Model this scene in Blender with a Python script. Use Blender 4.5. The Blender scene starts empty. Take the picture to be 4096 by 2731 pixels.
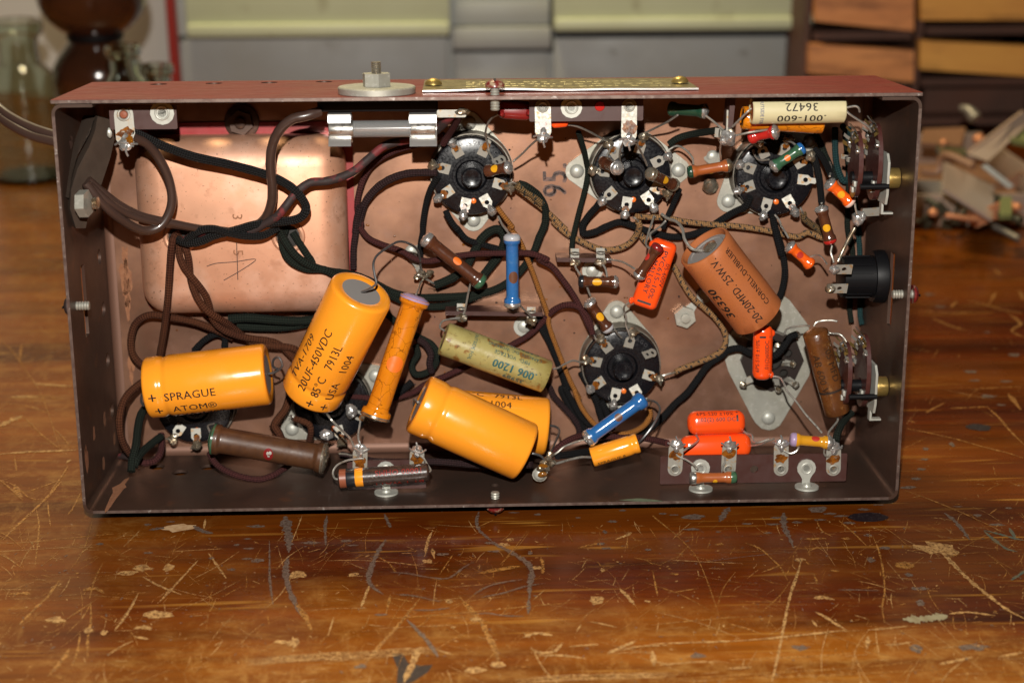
import bpy, bmesh, math, random
from mathutils import Vector, Matrix, noise as mnoise
from mathutils.geometry import delaunay_2d_cdt
random.seed(7)
sc = bpy.context.scene
COL = sc.collection
V = Vector
# ------------------------------------------------------------------ camera, world, lamps
LEAN = math.radians(-5.5)                       # the chassis leans back on its rear edge and one screw head
M = Matrix.Rotation(LEAN, 4, 'X') @ Matrix.Translation((0, 0, 0.0778)) @ Matrix(((1,0,0,0),(0,0,-1,0),(0,1,0,0),(0,0,0,1)))
RV = V((0.25957153, 0.03462103, 0.00965473))
RC = Matrix.Rotation(RV.length, 3, RV.normalized())
TC = V((-9.53230443, 28.9685835, -637.349762))
FPX = 1559.03
RT = RC.transposed()
CPOS = -(RT @ TC)                               # camera in chassis millimetres (u right, v up, w towards the viewer)
cam_d = bpy.data.cameras.new('camera'); cam = bpy.data.objects.new('camera', cam_d); COL.objects.link(cam)
cam_d.sensor_width = 36; cam_d.lens = FPX / 1024 * 36; cam_d.clip_start = 0.02; cam_d.clip_end = 20
cam.matrix_world = M @ Matrix.Translation(CPOS * 0.001) @ RT.to_4x4()
cam_d.dof.use_dof = True; cam_d.dof.focus_distance = 0.592; cam_d.dof.aperture_fstop = 9.0
sc.camera = cam
MR = M.to_3x3()
CW = (M @ (CPOS * 0.001)) * 1000                 # camera in world millimetres
w = bpy.data.worlds.new('World'); sc.world = w; w.use_nodes = True
bg = w.node_tree.nodes['Background']; bg.inputs[0].default_value = (1.0, 0.86, 0.68, 1); bg.inputs[1].default_value = 0.006
def area(name, loc, target, size, power, col, shape='DISK'):
    d = bpy.data.lights.new(name, 'AREA'); d.shape = shape; d.size = size; d.energy = power; d.color = col
    o = bpy.data.objects.new(name, d); COL.objects.link(o); o.location = loc
    o.rotation_euler = (V(target) - V(loc)).to_track_quat('-Z', 'Y').to_euler(); return o
area('camera_flash', M @ V((-0.022, 0.221, 0.622)), (0, 0, 0.06), 0.010, 5.5, (1.0, 0.955, 0.88))
area('ceiling_lamp', (-0.14, 0.42, 1.08), (0.0, 0.45, 0.1), 0.32, 9.6, (1.0, 0.84, 0.50))
sc.view_settings.view_transform = 'Standard'; sc.view_settings.look = 'None'
sc.view_settings.exposure = 0.0; sc.view_settings.gamma = 1.0
sc.cycles.max_bounces = 8; sc.cycles.transmission_bounces = 8; sc.cycles.caustics_reflective = False; sc.cycles.caustics_refractive = False

# ------------------------------------------------------------------ measuring: photo pixel + known depth -> place
CROP = {'A':(0,0,.34208),'B':(746.5,114.8,.26879),'C':(1263.3,172.3,.26879),'D':(1720.4,143.6,.26879),'E':(114.8,516.8,.26879),
 'F':(631.6,516.8,.26879),'G':(1148.4,516.8,.26879),'H':(1665.2,516.8,.26879),'I':(114.8,861.3,.26879),'J':(631.6,803.9,.26879),
 'K':(1148.4,803.9,.26879),'L':(1493,861.3,.26879),'0':(0,0,1),'T':(0,1091,.3418),'U':(746.5,1091,.3418),'X':(1493,1091,.36524),
 'Y':(0,402,.4761),'Z':(2009.8,516.8,.40263),'W':(1780,0,.2432),'Q':(2009.8,229.7,.2197)}
def ray(c, x, y):
    o = CROP[c]; x = (o[0]+x*o[2])/2.296875; y = (o[1]+y*o[2])/2.296875
    return RT @ V(((x-512)/FPX, -(y-341)/FPX, -1.0))
def at(c, x, y, w):
    d = ray(c, x, y); return CPOS + d*((w-CPOS.z)/d.z)
def atu(c, x, y, u):
    d = ray(c, x, y); return CPOS + d*((u-CPOS.x)/d.x)
def atv(c, x, y, v):
    d = ray(c, x, y); return CPOS + d*((v-CPOS.y)/d.y)
def wz(c, x, y, z):                              # on a level plane, world millimetres
    d = MR @ ray(c, x, y); return CW + d*((z-CW.z)/d.z)
def wy(c, x, y, yy):                             # on an upright plane behind, world millimetres
    d = MR @ ray(c, x, y); return CW + d*((yy-CW.y)/d.y)
def pts(c, *l): return [at(c, *p) for p in l]

# ------------------------------------------------------------------ geometry builder
class G:
    def __init__(s): s.v = []; s.f = []; s.uv = {}; s.sm = True
    def add(s, vs, fs, uvs=None):
        b = len(s.v); s.v += vs
        for i, f in enumerate(fs):
            if uvs: s.uv[len(s.f)] = uvs[i]
            s.f.append([b+k for k in f])
        return s
    def box(s, c, size, ax=None):
        c = V(c); X, Y, Z = ax or (V((1,0,0)), V((0,1,0)), V((0,0,1)))
        a, b, d = size[0]/2, size[1]/2, size[2]/2
        vs = [c+X*i*a+Y*j*b+Z*k*d for i in (-1,1) for j in (-1,1) for k in (-1,1)]
        return s.add(vs, [(0,1,3,2),(4,6,7,5),(0,4,5,1),(2,3,7,6),(0,2,6,4),(1,5,7,3)])
    def rbox(s, c, size, r, ax=None, seg=3):
        c = V(c); X, Y, Z = ax or (V((1,0,0)), V((0,1,0)), V((0,0,1)))
        bm = bmesh.new(); bmesh.ops.create_cube(bm, size=1.0)
        for q in bm.verts: q.co = V((q.co.x*size[0], q.co.y*size[1], q.co.z*size[2]))
        bmesh.ops.bevel(bm, geom=bm.edges[:], offset=r, segments=seg, affect='EDGES', profile=0.5)
        bm.verts.index_update()
        s.add([c+X*q.co.x+Y*q.co.y+Z*q.co.z for q in bm.verts], [[q.index for q in f.verts] for f in bm.faces]); bm.free(); return s
    def lathe(s, p0, p1, prof, n=24, ref=None, jit=0):
        p0 = V(p0); a = (V(p1)-p0).normalized(); X = perp(a) if ref is None else (V(ref)-a*V(ref).dot(a)).normalized(); Y = a.cross(X)
        vs = []; fs = []; uv = []
        for t, r in prof:
            for i in range(n):
                th = 2*math.pi*i/n; rr = max(r, 1e-4)
                if jit: rr *= 1+jit*mnoise.noise(V((math.cos(th)*1.3+p0.x, math.sin(th)*1.3+p0.y, t*.35)))
                vs.append(p0+a*t+X*rr*math.cos(th)+Y*rr*math.sin(th))
        for k in range(len(prof)-1):
            for i in range(n):
                j = (i+1) % n
                fs.append((k*n+i, k*n+j, (k+1)*n+j, (k+1)*n+i))
                uv.append(((i/n, prof[k][0]), ((i+1)/n, prof[k][0]), ((i+1)/n, prof[k+1][0]), (i/n, prof[k+1][0])))
        if prof[0][1] > 1e-3: fs.append(tuple(range(n-1,-1,-1))); uv.append([(0,0)]*n)
        if prof[-1][1] > 1e-3: fs.append(tuple((len(prof)-1)*n+i for i in range(n))); uv.append([(0,0)]*n)
        return s.add(vs, fs, uv)
    def cyl(s, p0, p1, r, n=20, bev=0.0):
        L = (V(p1)-V(p0)).length
        pr = [(0,r),(L,r)] if not bev else [(0,r-bev),(bev*.3,r-bev*.3),(bev,r),(L-bev,r),(L-bev*.3,r-bev*.3),(L,r-bev)]
        return s.lathe(p0, p1, pr, n)
    def tube(s, path, r, n=8, sub=5, rj=0.0, smooth=True):
        P = spline(path, sub) if smooth else [V(q) for q in path]
        m = len(P); T = [(P[min(i+1,m-1)]-P[max(i-1,0)]).normalized() for i in range(m)]
        X = perp(T[0]); vs = []; fs = []; uv = []; Ls = 0; Lp = [0]
        for i in range(1, m): Ls += (P[i]-P[i-1]).length; Lp.append(Ls)
        for i in range(m):
            X = X-T[i]*X.dot(T[i]); X = X.normalized() if X.length > 1e-5 else perp(T[i]); Y = T[i].cross(X)
            rr = r[0]+(r[1]-r[0])*i/max(1,m-1) if isinstance(r, tuple) else r
            if rj: rr *= 1+rj*mnoise.noise(P[i]*.5)
            for k in range(n):
                th = 2*math.pi*k/n; vs.append(P[i]+X*rr*math.cos(th)+Y*rr*math.sin(th))
        for i in range(m-1):
            for k in range(n):
                j = (k+1) % n; fs.append((i*n+k, i*n+j, (i+1)*n+j, (i+1)*n+k))
                uv.append(((k/n,Lp[i]),((k+1)/n,Lp[i]),((k+1)/n,Lp[i+1]),(k/n,Lp[i+1])))
        fs.append(tuple(range(n-1,-1,-1))); uv.append([(0,0)]*n); fs.append(tuple((m-1)*n+k for k in range(n))); uv.append([(0,0)]*n)
        return s.add(vs, fs, uv)
    def blob(s, c, r, n=10, jit=.12, ax=None):
        c = V(c); r = (r,r,r) if not isinstance(r, (tuple, list)) else r
        X, Y, Z = ax or (V((1,0,0)), V((0,1,0)), V((0,0,1))); vs = []; fs = []; m = n//2+1
        for i in range(m+1):
            ph = math.pi*i/m
            for k in range(n):
                th = 2*math.pi*k/n; d = V((math.sin(ph)*math.cos(th), math.sin(ph)*math.sin(th), math.cos(ph)))
                q = 1+jit*mnoise.noise(d*1.7+c*.7)*1.6
                vs.append(c+X*d.x*r[0]*q+Y*d.y*r[1]*q+Z*d.z*r[2]*q)
        for i in range(m):
            for k in range(n): fs.append((i*n+k, i*n+(k+1)%n, (i+1)*n+(k+1)%n, (i+1)*n+k))
        return s.add(vs, fs)
    def plate(s, out, holes, t, o, X, Y):
        """flat sheet with true holes: outline and holes in the X,Y frame at o, thickness t along X x Y"""
        o = V(o); X = V(X); Y = V(Y); Z = X.cross(Y).normalized()
        loops = [out]+list(holes); p2 = []; cons = []
        for lp in loops:
            b = len(p2); p2 += [V((q[0],q[1])) for q in lp]
            cons.append(list(range(b, b+len(lp))))
        edges = [(lp[i], lp[(i+1) % len(lp)]) for lp in cons for i in range(len(lp))]
        rv, re, rf, ov, oe, of = delaunay_2d_cdt(p2, edges, [], 0, 1e-5)
        keep = []
        for f in rf:
            c = sum((rv[k] for k in f), V((0,0)))/len(f)
            if inside(c, out) and not any(inside(c, h) for h in holes): keep.append(f)
        top = [o+X*q.x+Y*q.y+Z*t for q in rv]; bot = [o+X*q.x+Y*q.y for q in rv]; n = len(rv)
        fs = []
        for f in keep:
            f = list(f); ar = sum(rv[f[i]].x*rv[f[(i+1)%len(f)]].y-rv[f[(i+1)%len(f)]].x*rv[f[i]].y for i in range(len(f)))
            if ar < 0: f.reverse()
            fs.append(tuple(f)); fs.append(tuple(n+k for k in reversed(f)))
        cnt = {}
        for f in keep:
            for i in range(len(f)):
                e = (f[i], f[(i+1)%len(f)]); cnt[tuple(sorted(e))] = cnt.get(tuple(sorted(e)), 0)+1
        for f in fs[::2]:
            for i in range(len(f)):
                a, b = f[i], f[(i+1)%len(f)]
                if cnt[tuple(sorted((a,b)))] == 1: fs.append((b, a, n+a, n+b))
        return s.add(top+bot, fs)
    def join(s, g): return s.add(g.v, g.f, [g.uv.get(i, [(0,0)]*len(f)) for i, f in enumerate(g.f)] if g.uv else None)

def perp(a):
    b = V((0,0,1)) if abs(a.z) < .8 else V((0,1,0)); return (b-a*b.dot(a)).normalized()
def inside(p, poly):
    r = False; j = len(poly)-1
    for i in range(len(poly)):
        a, b = poly[i], poly[j]
        if (a[1] > p[1]) != (b[1] > p[1]) and p[0] < (b[0]-a[0])*(p[1]-a[1])/(b[1]-a[1])+a[0]: r = not r
        j = i
    return r
def circ(cx, cy, r, n=20, ry=None): return [(cx+r*math.cos(2*math.pi*i/n), cy+(ry or r)*math.sin(2*math.pi*i/n)) for i in range(n)]
def rrect(x0, y0, x1, y1, r, n=4):
    o = []
    for cx, cy, a in ((x1-r,y1-r,0),(x0+r,y1-r,90),(x0+r,y0+r,180),(x1-r,y0+r,270)):
        for i in range(n+1): t = math.radians(a+90*i/n); o.append((cx+r*math.cos(t), cy+r*math.sin(t)))
    return o
def spline(P, sub=5):
    P = [V(q) for q in P]
    if len(P) < 3: return [P[0].lerp(P[-1], i/3) for i in range(4)]
    Q = [P[0]*2-P[1]]+P+[P[-1]*2-P[-2]]; out = []
    for i in range(1, len(Q)-2):
        a, b, c, d = Q[i-1:i+3]
        for k in range(sub):
            t = k/sub; out.append(.5*((2*b)+(c-a)*t+(2*a-5*b+4*c-d)*t*t+(3*b-a-3*c+d)*t**3))
    out.append(P[-1]); return out

class Thing:
    def __init__(s, name, label, cat, loc, group=None, world=False):
        s.loc = V(loc); s.world = world
        o = bpy.data.objects.new(name, None); COL.objects.link(o); o.empty_display_size = .005
        o.matrix_world = Matrix.Translation(s.loc*.001) if world else M @ Matrix.Translation(s.loc*.001)
        o['label'] = label; o['category'] = cat
        if group: o['group'] = group
        s.o = o
    def part(s, name, g, m, parent=None, label=None, kind=None, sharp=38):
        ob = mesh_obj(name, g, m, s.loc, sharp); ob.parent = parent or s.o
        if label: ob['label'] = label
        if kind: ob['kind'] = kind
        return ob
def mesh_obj(name, g, m, loc, sharp=38):
    me = bpy.data.meshes.new(name)
    me.from_pydata([tuple((q-loc)*.001) for q in g.v], [], g.f)
    if g.uv:
        u = me.uv_layers.new(name='UVMap'); i = 0
        for fi, f in enumerate(g.f):
            t = g.uv.get(fi)
            for k in range(len(f)):
                if t: u.data[i].uv = t[k]
                i += 1
    me.materials.append(m); me.shade_smooth(); me.set_sharp_from_angle(angle=math.radians(sharp))
    me.validate()
    ob = bpy.data.objects.new(name, me); COL.objects.link(ob); return ob
def single(name, g, m, label, cat, group=None, world=False, kind=None, sharp=38):
    loc = sum(g.v, V())/len(g.v) if cat or not world else V()
    ob = mesh_obj(name, g, m, loc, sharp)
    ob.matrix_world = Matrix.Translation(loc*.001) if world else M @ Matrix.Translation(loc*.001)
    if label: ob['label'] = label
    if cat: ob['category'] = cat
    if group: ob['group'] = group
    if kind: ob['kind'] = kind
    return ob

# ------------------------------------------------------------------ materials
def mat(name, col, rough=.5, metal=0.0, coat=0.0, spots=(), bump=None, trans=0.0, braid=None, ior=1.5, spec=.5, stretch=None, sss=0, coatr=.08, holes=None, crack=None):
    """spots: (scale per metre, threshold, softness, colour, mix); bump: (scale, strength, mm)"""
    m = bpy.data.materials.new(name); m.use_nodes = True; nt = m.node_tree; N = nt.nodes; L = nt.links
    b = N['Principled BSDF']; tc = N.new('ShaderNodeTexCoord')
    b.inputs['Roughness'].default_value = rough; b.inputs['Metallic'].default_value = metal
    b.inputs['Coat Weight'].default_value = coat; b.inputs['Coat Roughness'].default_value = coatr
    b.inputs['Transmission Weight'].default_value = trans; b.inputs['IOR'].default_value = ior; b.inputs['Specular IOR Level'].default_value = spec
    if sss: b.inputs['Subsurface Weight'].default_value = sss; b.inputs['Subsurface Radius'].default_value = (.002,.001,.0005)
    src = tc.outputs['Object']
    if stretch:
        mp = N.new('ShaderNodeMapping'); mp.inputs['Scale'].default_value = stretch; L.new(src, mp.inputs['Vector']); src = mp.outputs['Vector']
    def mixc(fac, a, c, mode='MIX'):
        x = N.new('ShaderNodeMix'); x.data_type = 'RGBA'; x.blend_type = mode
        if isinstance(fac, float): x.inputs['Factor'].default_value = fac
        else: L.new(fac, x.inputs['Factor'])
        for q, i in ((a, 6), (c, 7)):
            if isinstance(q, tuple): x.inputs[i].default_value = (*q, 1)
            else: L.new(q, x.inputs[i])
        return x.outputs[2]
    def noise(scale, det=4.0, ro=.6):
        n = N.new('ShaderNodeTexNoise'); n.inputs['Scale'].default_value = scale; n.inputs['Detail'].default_value = det; n.inputs['Roughness'].default_value = ro
        L.new(src, n.inputs['Vector']); return n.outputs['Fac']
    def rng(f, lo, hi, a=0.0, c=1.0):
        r = N.new('ShaderNodeMapRange'); L.new(f, r.inputs[0])
        for i, q in enumerate((lo, hi, a, c)): r.inputs[i+1].default_value = q
        return r.outputs[0]
    cur = col; height = None
    for sp in spots:
        cur = mixc(rng(noise(sp[0]), sp[1]-sp[2], sp[1]+sp[2], 0.0, sp[4]), cur, sp[3])
    if braid:
        uv = N.new('ShaderNodeUVMap'); uv.uv_map = 'UVMap'; sx = N.new('ShaderNodeSeparateXYZ'); L.new(uv.outputs[0], sx.inputs[0])
        def mth(op, a, c=None):
            q = N.new('ShaderNodeMath'); q.operation = op
            for i, z in enumerate((a, c)):
                if z is None: continue
                if isinstance(z, (int, float)): q.inputs[i].default_value = z
                else: L.new(z, q.inputs[i])
            return q.outputs[0]
        ku, kv = braid[0], braid[1]
        A = mth('MULTIPLY', sx.outputs[0], ku*6.2832); Bv = mth('MULTIPLY', sx.outputs[1], kv)
        h = mth('MULTIPLY', mth('SINE', mth('ADD', A, Bv)), mth('SINE', mth('SUBTRACT', A, Bv)))
        height = h
        cur = mixc(rng(h, -1.0, .6, 0.0, .55), cur, tuple(q*.45 for q in col))
        if len(braid) > 2:                       # dark tracer flecks woven through the cloth
            t1 = mth('SINE', mth('ADD', mth('MULTIPLY', sx.outputs[0], 6.2832), mth('MULTIPLY', sx.outputs[1], 1.05)))
            t2 = mth('SINE', mth('ADD', mth('MULTIPLY', sx.outputs[0], 12.566), mth('MULTIPLY', sx.outputs[1], -2.1)))
            f = mth('GREATER_THAN', mth('MULTIPLY', t1, t2), .55)
            cur = mixc(f, cur, braid[2])
    if crack:
        vo = N.new('ShaderNodeTexVoronoi'); vo.feature = 'DISTANCE_TO_EDGE'; vo.inputs['Scale'].default_value = crack[0]
        mv = N.new('ShaderNodeMapping'); nd = N.new('ShaderNodeVectorMath'); nd.operation = 'ADD'; nz = N.new('ShaderNodeTexNoise'); nz.inputs['Scale'].default_value = crack[0]*2
        sc_ = N.new('ShaderNodeVectorMath'); sc_.operation = 'SCALE'; sc_.inputs['Scale'].default_value = .6/crack[0]
        L.new(src, nz.inputs['Vector']); L.new(nz.outputs['Color'], sc_.inputs[0]); L.new(src, nd.inputs[0]); L.new(sc_.outputs[0], nd.inputs[1]); L.new(nd.outputs[0], vo.inputs['Vector'])
        cur = mixc(rng(vo.outputs['Distance'], 0.0, crack[1], .75, 0.0), cur, crack[2])
    if isinstance(cur, tuple): b.inputs['Base Color'].default_value = (*cur, 1)
    else: L.new(cur, b.inputs['Base Color'])
    if bump or height is not None:
        bp = N.new('ShaderNodeBump'); bp.inputs['Strength'].default_value = 1.0 if height is not None else bump[1]; bp.inputs['Distance'].default_value = (.28 if height is not None else bump[2])*.001
        L.new(height if height is not None else noise(bump[0]), bp.inputs['Height']); L.new(bp.outputs[0], b.inputs['Normal'])
        if height is not None and bump:
            b2 = N.new('ShaderNodeBump'); b2.inputs['Strength'].default_value = .5; b2.inputs['Distance'].default_value = .0002
            L.new(noise(bump[0]), b2.inputs['Height']); L.new(bp.outputs[0], b2.inputs['Normal']); L.new(b2.outputs[0], b.inputs['Normal'])
    if holes:
        L.new(rng(noise(holes[0], 3, .7), holes[1]-holes[2], holes[1]+holes[2]), b.inputs['Alpha'])
    if spots and not trans:
        L.new(rng(noise(spots[0][0]*2.2), .3, .7, max(.02, rough-.1), min(1, rough+.12)), b.inputs['Roughness'])
    return m
MT = {}
def defs():
    D = lambda k, *a, **kw: MT.__setitem__(k, mat(k, *a, **kw))
    D('fold_metal', (.20,.105,.072), .55, .4)
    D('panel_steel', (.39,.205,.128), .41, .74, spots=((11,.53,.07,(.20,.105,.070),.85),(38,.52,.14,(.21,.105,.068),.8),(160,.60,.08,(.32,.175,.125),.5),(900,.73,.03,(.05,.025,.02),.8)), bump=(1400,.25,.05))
    D('shaded_steel', (.082,.054,.041), .42, .60, spots=((14,.54,.10,(.095,.046,.028),.65),(30,.52,.15,(.095,.053,.040),.8),(70,.66,.04,(.20,.082,.04),.5),(1200,.72,.02,(.25,.17,.12),.4)), bump=(1400,.2,.04))  # same metal as the panel, its grazing-angle shade put into the colour
    D('rust', (.29,.125,.06), .85, .0, spots=((500,.58,.12,(.20,.075,.035),.8),), bump=(1500,.8,.2))
    D('frame_red', (.34,.028,.030), .4, 0, .2, spots=((60,.6,.12,(.20,.05,.035),.7),))
    D('red_paint', (.215,.026,.017), .45, .0, .0, spec=.3, spots=((60,.55,.15,(.16,.020,.014),.8),(26,.60,.1,(.22,.065,.036),.7)), bump=(900,.15,.05), stretch=(1,2.5,2.5))
    D('bell_copper', (.72,.375,.235), .47, .55, spots=((16,.52,.10,(.54,.275,.175),.8),(45,.58,.08,(.80,.50,.37),.6),(130,.64,.06,(.46,.22,.13),.6),(1000,.665,.02,(.12,.05,.03),.85)), bump=(900,.22,.05))
    D('bright_steel', (.55,.54,.51), .30, .9, spots=((200,.55,.1,(.42,.41,.38),.6),), bump=(700,.15,.05))
    D('zinc', (.43,.42,.365), .46, .5, spots=((60,.52,.12,(.33,.315,.255),.8),(700,.62,.06,(.62,.60,.54),.5)), bump=(900,.2,.05))
    D('flux_stain', (.26,.085,.008), .25, 0, .4, spots=((400,.50,.10,(.08,.022,.004),.9),), holes=(700,.36,.08))
    D('tin_plate', (.37,.355,.31), .50, .35, spots=((420,.62,.05,(.40,.20,.04),.7),), bump=(600,.25,.06))
    D('solder', (.62,.61,.59), .25, .78, spots=((260,.64,.06,(.26,.17,.08),.5),), bump=(500,.35,.12))
    D('old_solder', (.38,.34,.27), .28, .75, spots=((260,.52,.1,(.20,.115,.04),.7),), bump=(500,.5,.15))
    D('bare_wire', (.52,.50,.45), .32, .72, spots=((300,.6,.1,(.28,.24,.18),.6),))
    D('dull_wire', (.25,.25,.255), .40, .85)
    D('brass', (.42,.29,.085), .34, .75, spots=((200,.55,.12,(.40,.28,.10),.6),))
    D('nameplate_brass', (.24,.19,.075), .40, .7, spots=((420,.53,.03,(.42,.35,.15),.9),(60,.5,.2,(.13,.10,.045),.6)), bump=(900,.8,.2), stretch=(1,1,1))
    D('flux', (.30,.11,.01), .12, 0, .6, trans=.35)
    D('bakelite', (.006,.006,.008), .28, 0, 0, spec=.4, spots=((500,.70,.03,(.035,.027,.02),.4),), bump=(250,.08,.04))
    D('black_plastic', (.004,.004,.005), .48, 0, 0, spec=.22)
    D('phenolic', (.055,.020,.016), .45, 0, .05, spots=((120,.55,.1,(.06,.022,.018),.7),(1000,.7,.03,(.16,.09,.07),.4)))
    D('dark_wafer', (.020,.013,.011), .4)
    D('wafer_phenolic', (.060,.018,.015), .40, 0, .2, spots=((200,.55,.12,(.07,.02,.016),.7),))
    D('fibre', (.050,.034,.025), .7, 0, spots=((90,.55,.15,(.075,.05,.035),.7),), spec=.25, bump=(900,.4,.1))
    D('orange_sleeve', (.97,.345,.022), .22, 0, .5, spots=((30,.60,.12,(.90,.28,.016),.5),(900,.73,.015,(.25,.09,.02),.7)), bump=(90,.10,.22), coatr=.05)
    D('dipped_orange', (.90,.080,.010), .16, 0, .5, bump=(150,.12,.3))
    D('print_black', (.02,.014,.012), .5)
    D('print_teal', (.025,.10,.10), .5)
    D('print_red', (.30,.020,.012), .5); D('print_faded', (.035,.016,.008), .5)
    D('print_blue', (.07,.08,.20), .5)
    D('end_grey', (.24,.225,.215), .6, 0, bump=(600,.3,.1))
    D('rubber', (.02,.017,.014), .7)
    D('tan_paper', (.43,.135,.04), .55, 0, .1, spots=((60,.5,.2,(.35,.10,.03),.7),(1500,.66,.03,(.16,.04,.015),.6)), bump=(900,.2,.08))
    D('waxed_green', (.37,.315,.115), .35, 0, .35, spots=((70,.56,.1,(.25,.19,.05),.7),(170,.60,.04,(.21,.08,.012),.9),(700,.64,.03,(.09,.05,.015),.8)), bump=(160,.4,.4))
    D('cream_paper', (.58,.52,.31), .42, 0, .25, spots=((80,.6,.12,(.55,.47,.26),.6),), bump=(300,.1,.1))
    D('amber_wax', (.15,.052,.012), .30, 0, .4, spots=((90,.5,.12,(.085,.028,.008),.8),(300,.64,.06,(.32,.16,.05),.6)), bump=(220,.5,.6), sss=.15)
    D('ochre_ceramic', (.66,.21,.008), .16, 0, .7, spots=((40,.56,.1,(.50,.13,.006),.7),), bump=(120,.12,.3), crack=(190,.028,(.10,.03,.004)))
    D('brown_ceramic', (.085,.028,.013), .24, 0, .5, spots=((120,.55,.12,(.065,.02,.010),.7),))
    D('brown_wound', (.082,.033,.013), .42, 0, .2, spots=((250,.55,.1,(.05,.02,.011),.6),), bump=(700,.2,.06))
    D('orange_brown', (.36,.095,.025), .3, 0, .4, bump=(300,.15,.1))
    D('bright_orange', (.85,.115,.010), .2, 0, .5)
    D('blue_ceramic', (.022,.125,.35), .22, 0, .6, spots=((200,.64,.06,(.06,.17,.36),.6),))
    D('green_ceramic', (.035,.105,.055), .28, 0, .5, spots=((200,.64,.06,(.09,.16,.08),.5),))
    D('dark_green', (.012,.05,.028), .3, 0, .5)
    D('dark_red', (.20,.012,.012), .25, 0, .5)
    D('bright_red', (.42,.018,.014), .2, 0, .6)
    D('signal_yellow', (.75,.37,.015), .3, 0, .4)
    D('yellow_ceramic', (.60,.27,.015), .2, 0, .6)
    D('violet', (.36,.26,.42), .4, 0, .3)
    D('pale_grey', (.40,.40,.42), .35, 0, .2)
    D('pale_pink', (.70,.50,.42), .4)
    D('dot_brown', (.13,.05,.025), .4)
    D('dot_orange', (.80,.17,.02), .35, 0, .3)
    D('dot_red', (.45,.03,.02), .35, 0, .3)
    D('band_black', (.012,.014,.018), .3, 0, .4)
    D('band_brown', (.26,.075,.035), .4, 0, .2)
    D('wrapped_body', (.050,.031,.025), .3, 0, .4, spots=((500,.55,.1,(.025,.016,.013),.8),(900,.66,.05,(.15,.11,.08),.6)), bump=(900,.5,.12))
    D('cloth_black', (.008,.008,.009), .8, spec=.22, braid=(6,3.2), bump=(1500,.5,.1))
    D('cloth_green', (.013,.018,.013), .85, spec=.2, braid=(6,3.2), bump=(1500,.6,.1))
    D('cloth_teal', (.014,.048,.050), .8, spec=.25, braid=(5,3.4), bump=(1500,.5,.1))
    D('cloth_maroon', (.075,.020,.019), .8, spec=.25, braid=(6,3.0), bump=(1500,.5,.1))
    D('cloth_dark_maroon', (.030,.012,.013), .75, spec=.3, braid=(6,3.0), bump=(1500,.5,.1))
    D('cloth_brown', (.10,.033,.014), .85, spec=.2, spots=((60,.55,.12,(.055,.016,.010),.8),), braid=(6,3.0), bump=(1500,.7,.15))
    D('cloth_orange', (.42,.155,.022), .7, braid=(6,3.4), bump=(1500,.5,.1))
    D('cloth_tan', (.42,.22,.085), .8, braid=(6,3.4,(.025,.032,.035)), bump=(1500,.5,.1))
    D('scorched_tan', (.20,.115,.04), .85, braid=(6,3.4,(.02,.025,.02)), bump=(1500,.7,.15))
    D('rubber_black', (.008,.008,.0085), .6, spec=.3, braid=(7,3.4), bump=(900,.3,.06))
    D('cord_brown', (.048,.027,.021), .34, 0, .25, bump=(500,.12,.06))
    D('red_black', (.028,.016,.015), .7, spots=((140,.56,.05,(.17,.02,.022),.9),), bump=(900,.4,.1))
    D('clear_glass', (.72,.78,.70), .02, trans=1.0, ior=1.48)
    D('fuse_glass', (.80,.82,.82), .16, trans=.8, ior=1.3)
    D('amber_glass', (.075,.025,.010), .10, 0, .5, spots=((20,.5,.2,(.02,.009,.006),.85),))
    D('pencil', (.10,.075,.07), .5, .3)
    D('stamp_ink', (.055,.036,.032), .6, spots=((500,.52,.08,(.20,.11,.085),.8),))
    D('white_lug', (.47,.47,.42), .45, .35, spots=((260,.56,.1,(.45,.45,.40),.7),), bump=(700,.2,.06))
    D('aluminium', (.60,.585,.565), .34, .8, bump=(300,.12,.05))
    D('red_enamel', (.15,.014,.013), .3, 0, .3, spots=((400,.58,.06,(.35,.27,.18),.9),))
    D('verdigris', (.16,.20,.12), .7, spots=((500,.5,.15,(.10,.12,.08),.8),))
defs()
U_, V_, W_ = V((1,0,0)), V((0,1,0)), V((0,0,1))
INSIDE = 'soldered inside the chassis'
# ------------------------------------------------------------------ text helpers (flat print, mapped on the surface it is printed on)
TXC = {}
def text2d(s, size, sx=1.0, shear=0.0, bold=0.0):   # bold: printed twice, slightly shifted
    k = (s, size, sx, shear, bold)
    if k not in TXC:
        cu = bpy.data.curves.new('t', 'FONT'); cu.body = s; cu.size = 1.0; cu.resolution_u = 2; cu.shear = shear; cu.space_character = 1.05
        ob = bpy.data.objects.new('t', cu); me = ob.to_mesh()
        vs = [(q.co.x*size*sx, q.co.y*size) for q in me.vertices]; fs = [tuple(p.vertices) for p in me.polygons]
        ob.to_mesh_clear(); bpy.data.objects.remove(ob); bpy.data.curves.remove(cu)
        if bold: n = len(vs); vs = vs+[(q[0]+bold*size*2, q[1]+bold*size*.3) for q in vs]; fs = fs+[tuple(i+n for i in f) for f in fs]
        TXC[k] = (vs, fs)
    return TXC[k]
def cut2d(vs, fs, step):
    """slice flat glyphs into bands so that they can follow a curve"""
    bm = bmesh.new(); bv = [bm.verts.new((q[0], q[1], 0)) for q in vs]
    for f in fs:
        try: bm.faces.new([bv[i] for i in f])
        except ValueError: pass
    ys = [q[1] for q in vs]; y = math.floor(min(ys)/step)*step+step
    while y < max(ys):
        bmesh.ops.bisect_plane(bm, geom=bm.verts[:]+bm.edges[:]+bm.faces[:], plane_co=(0,y,0), plane_no=(0,1,0)); y += step
    bm.verts.index_update()
    r = ([(q.co.x, q.co.y) for q in bm.verts], [tuple(q.index for q in f.verts) for f in bm.faces]); bm.free(); return r
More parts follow.
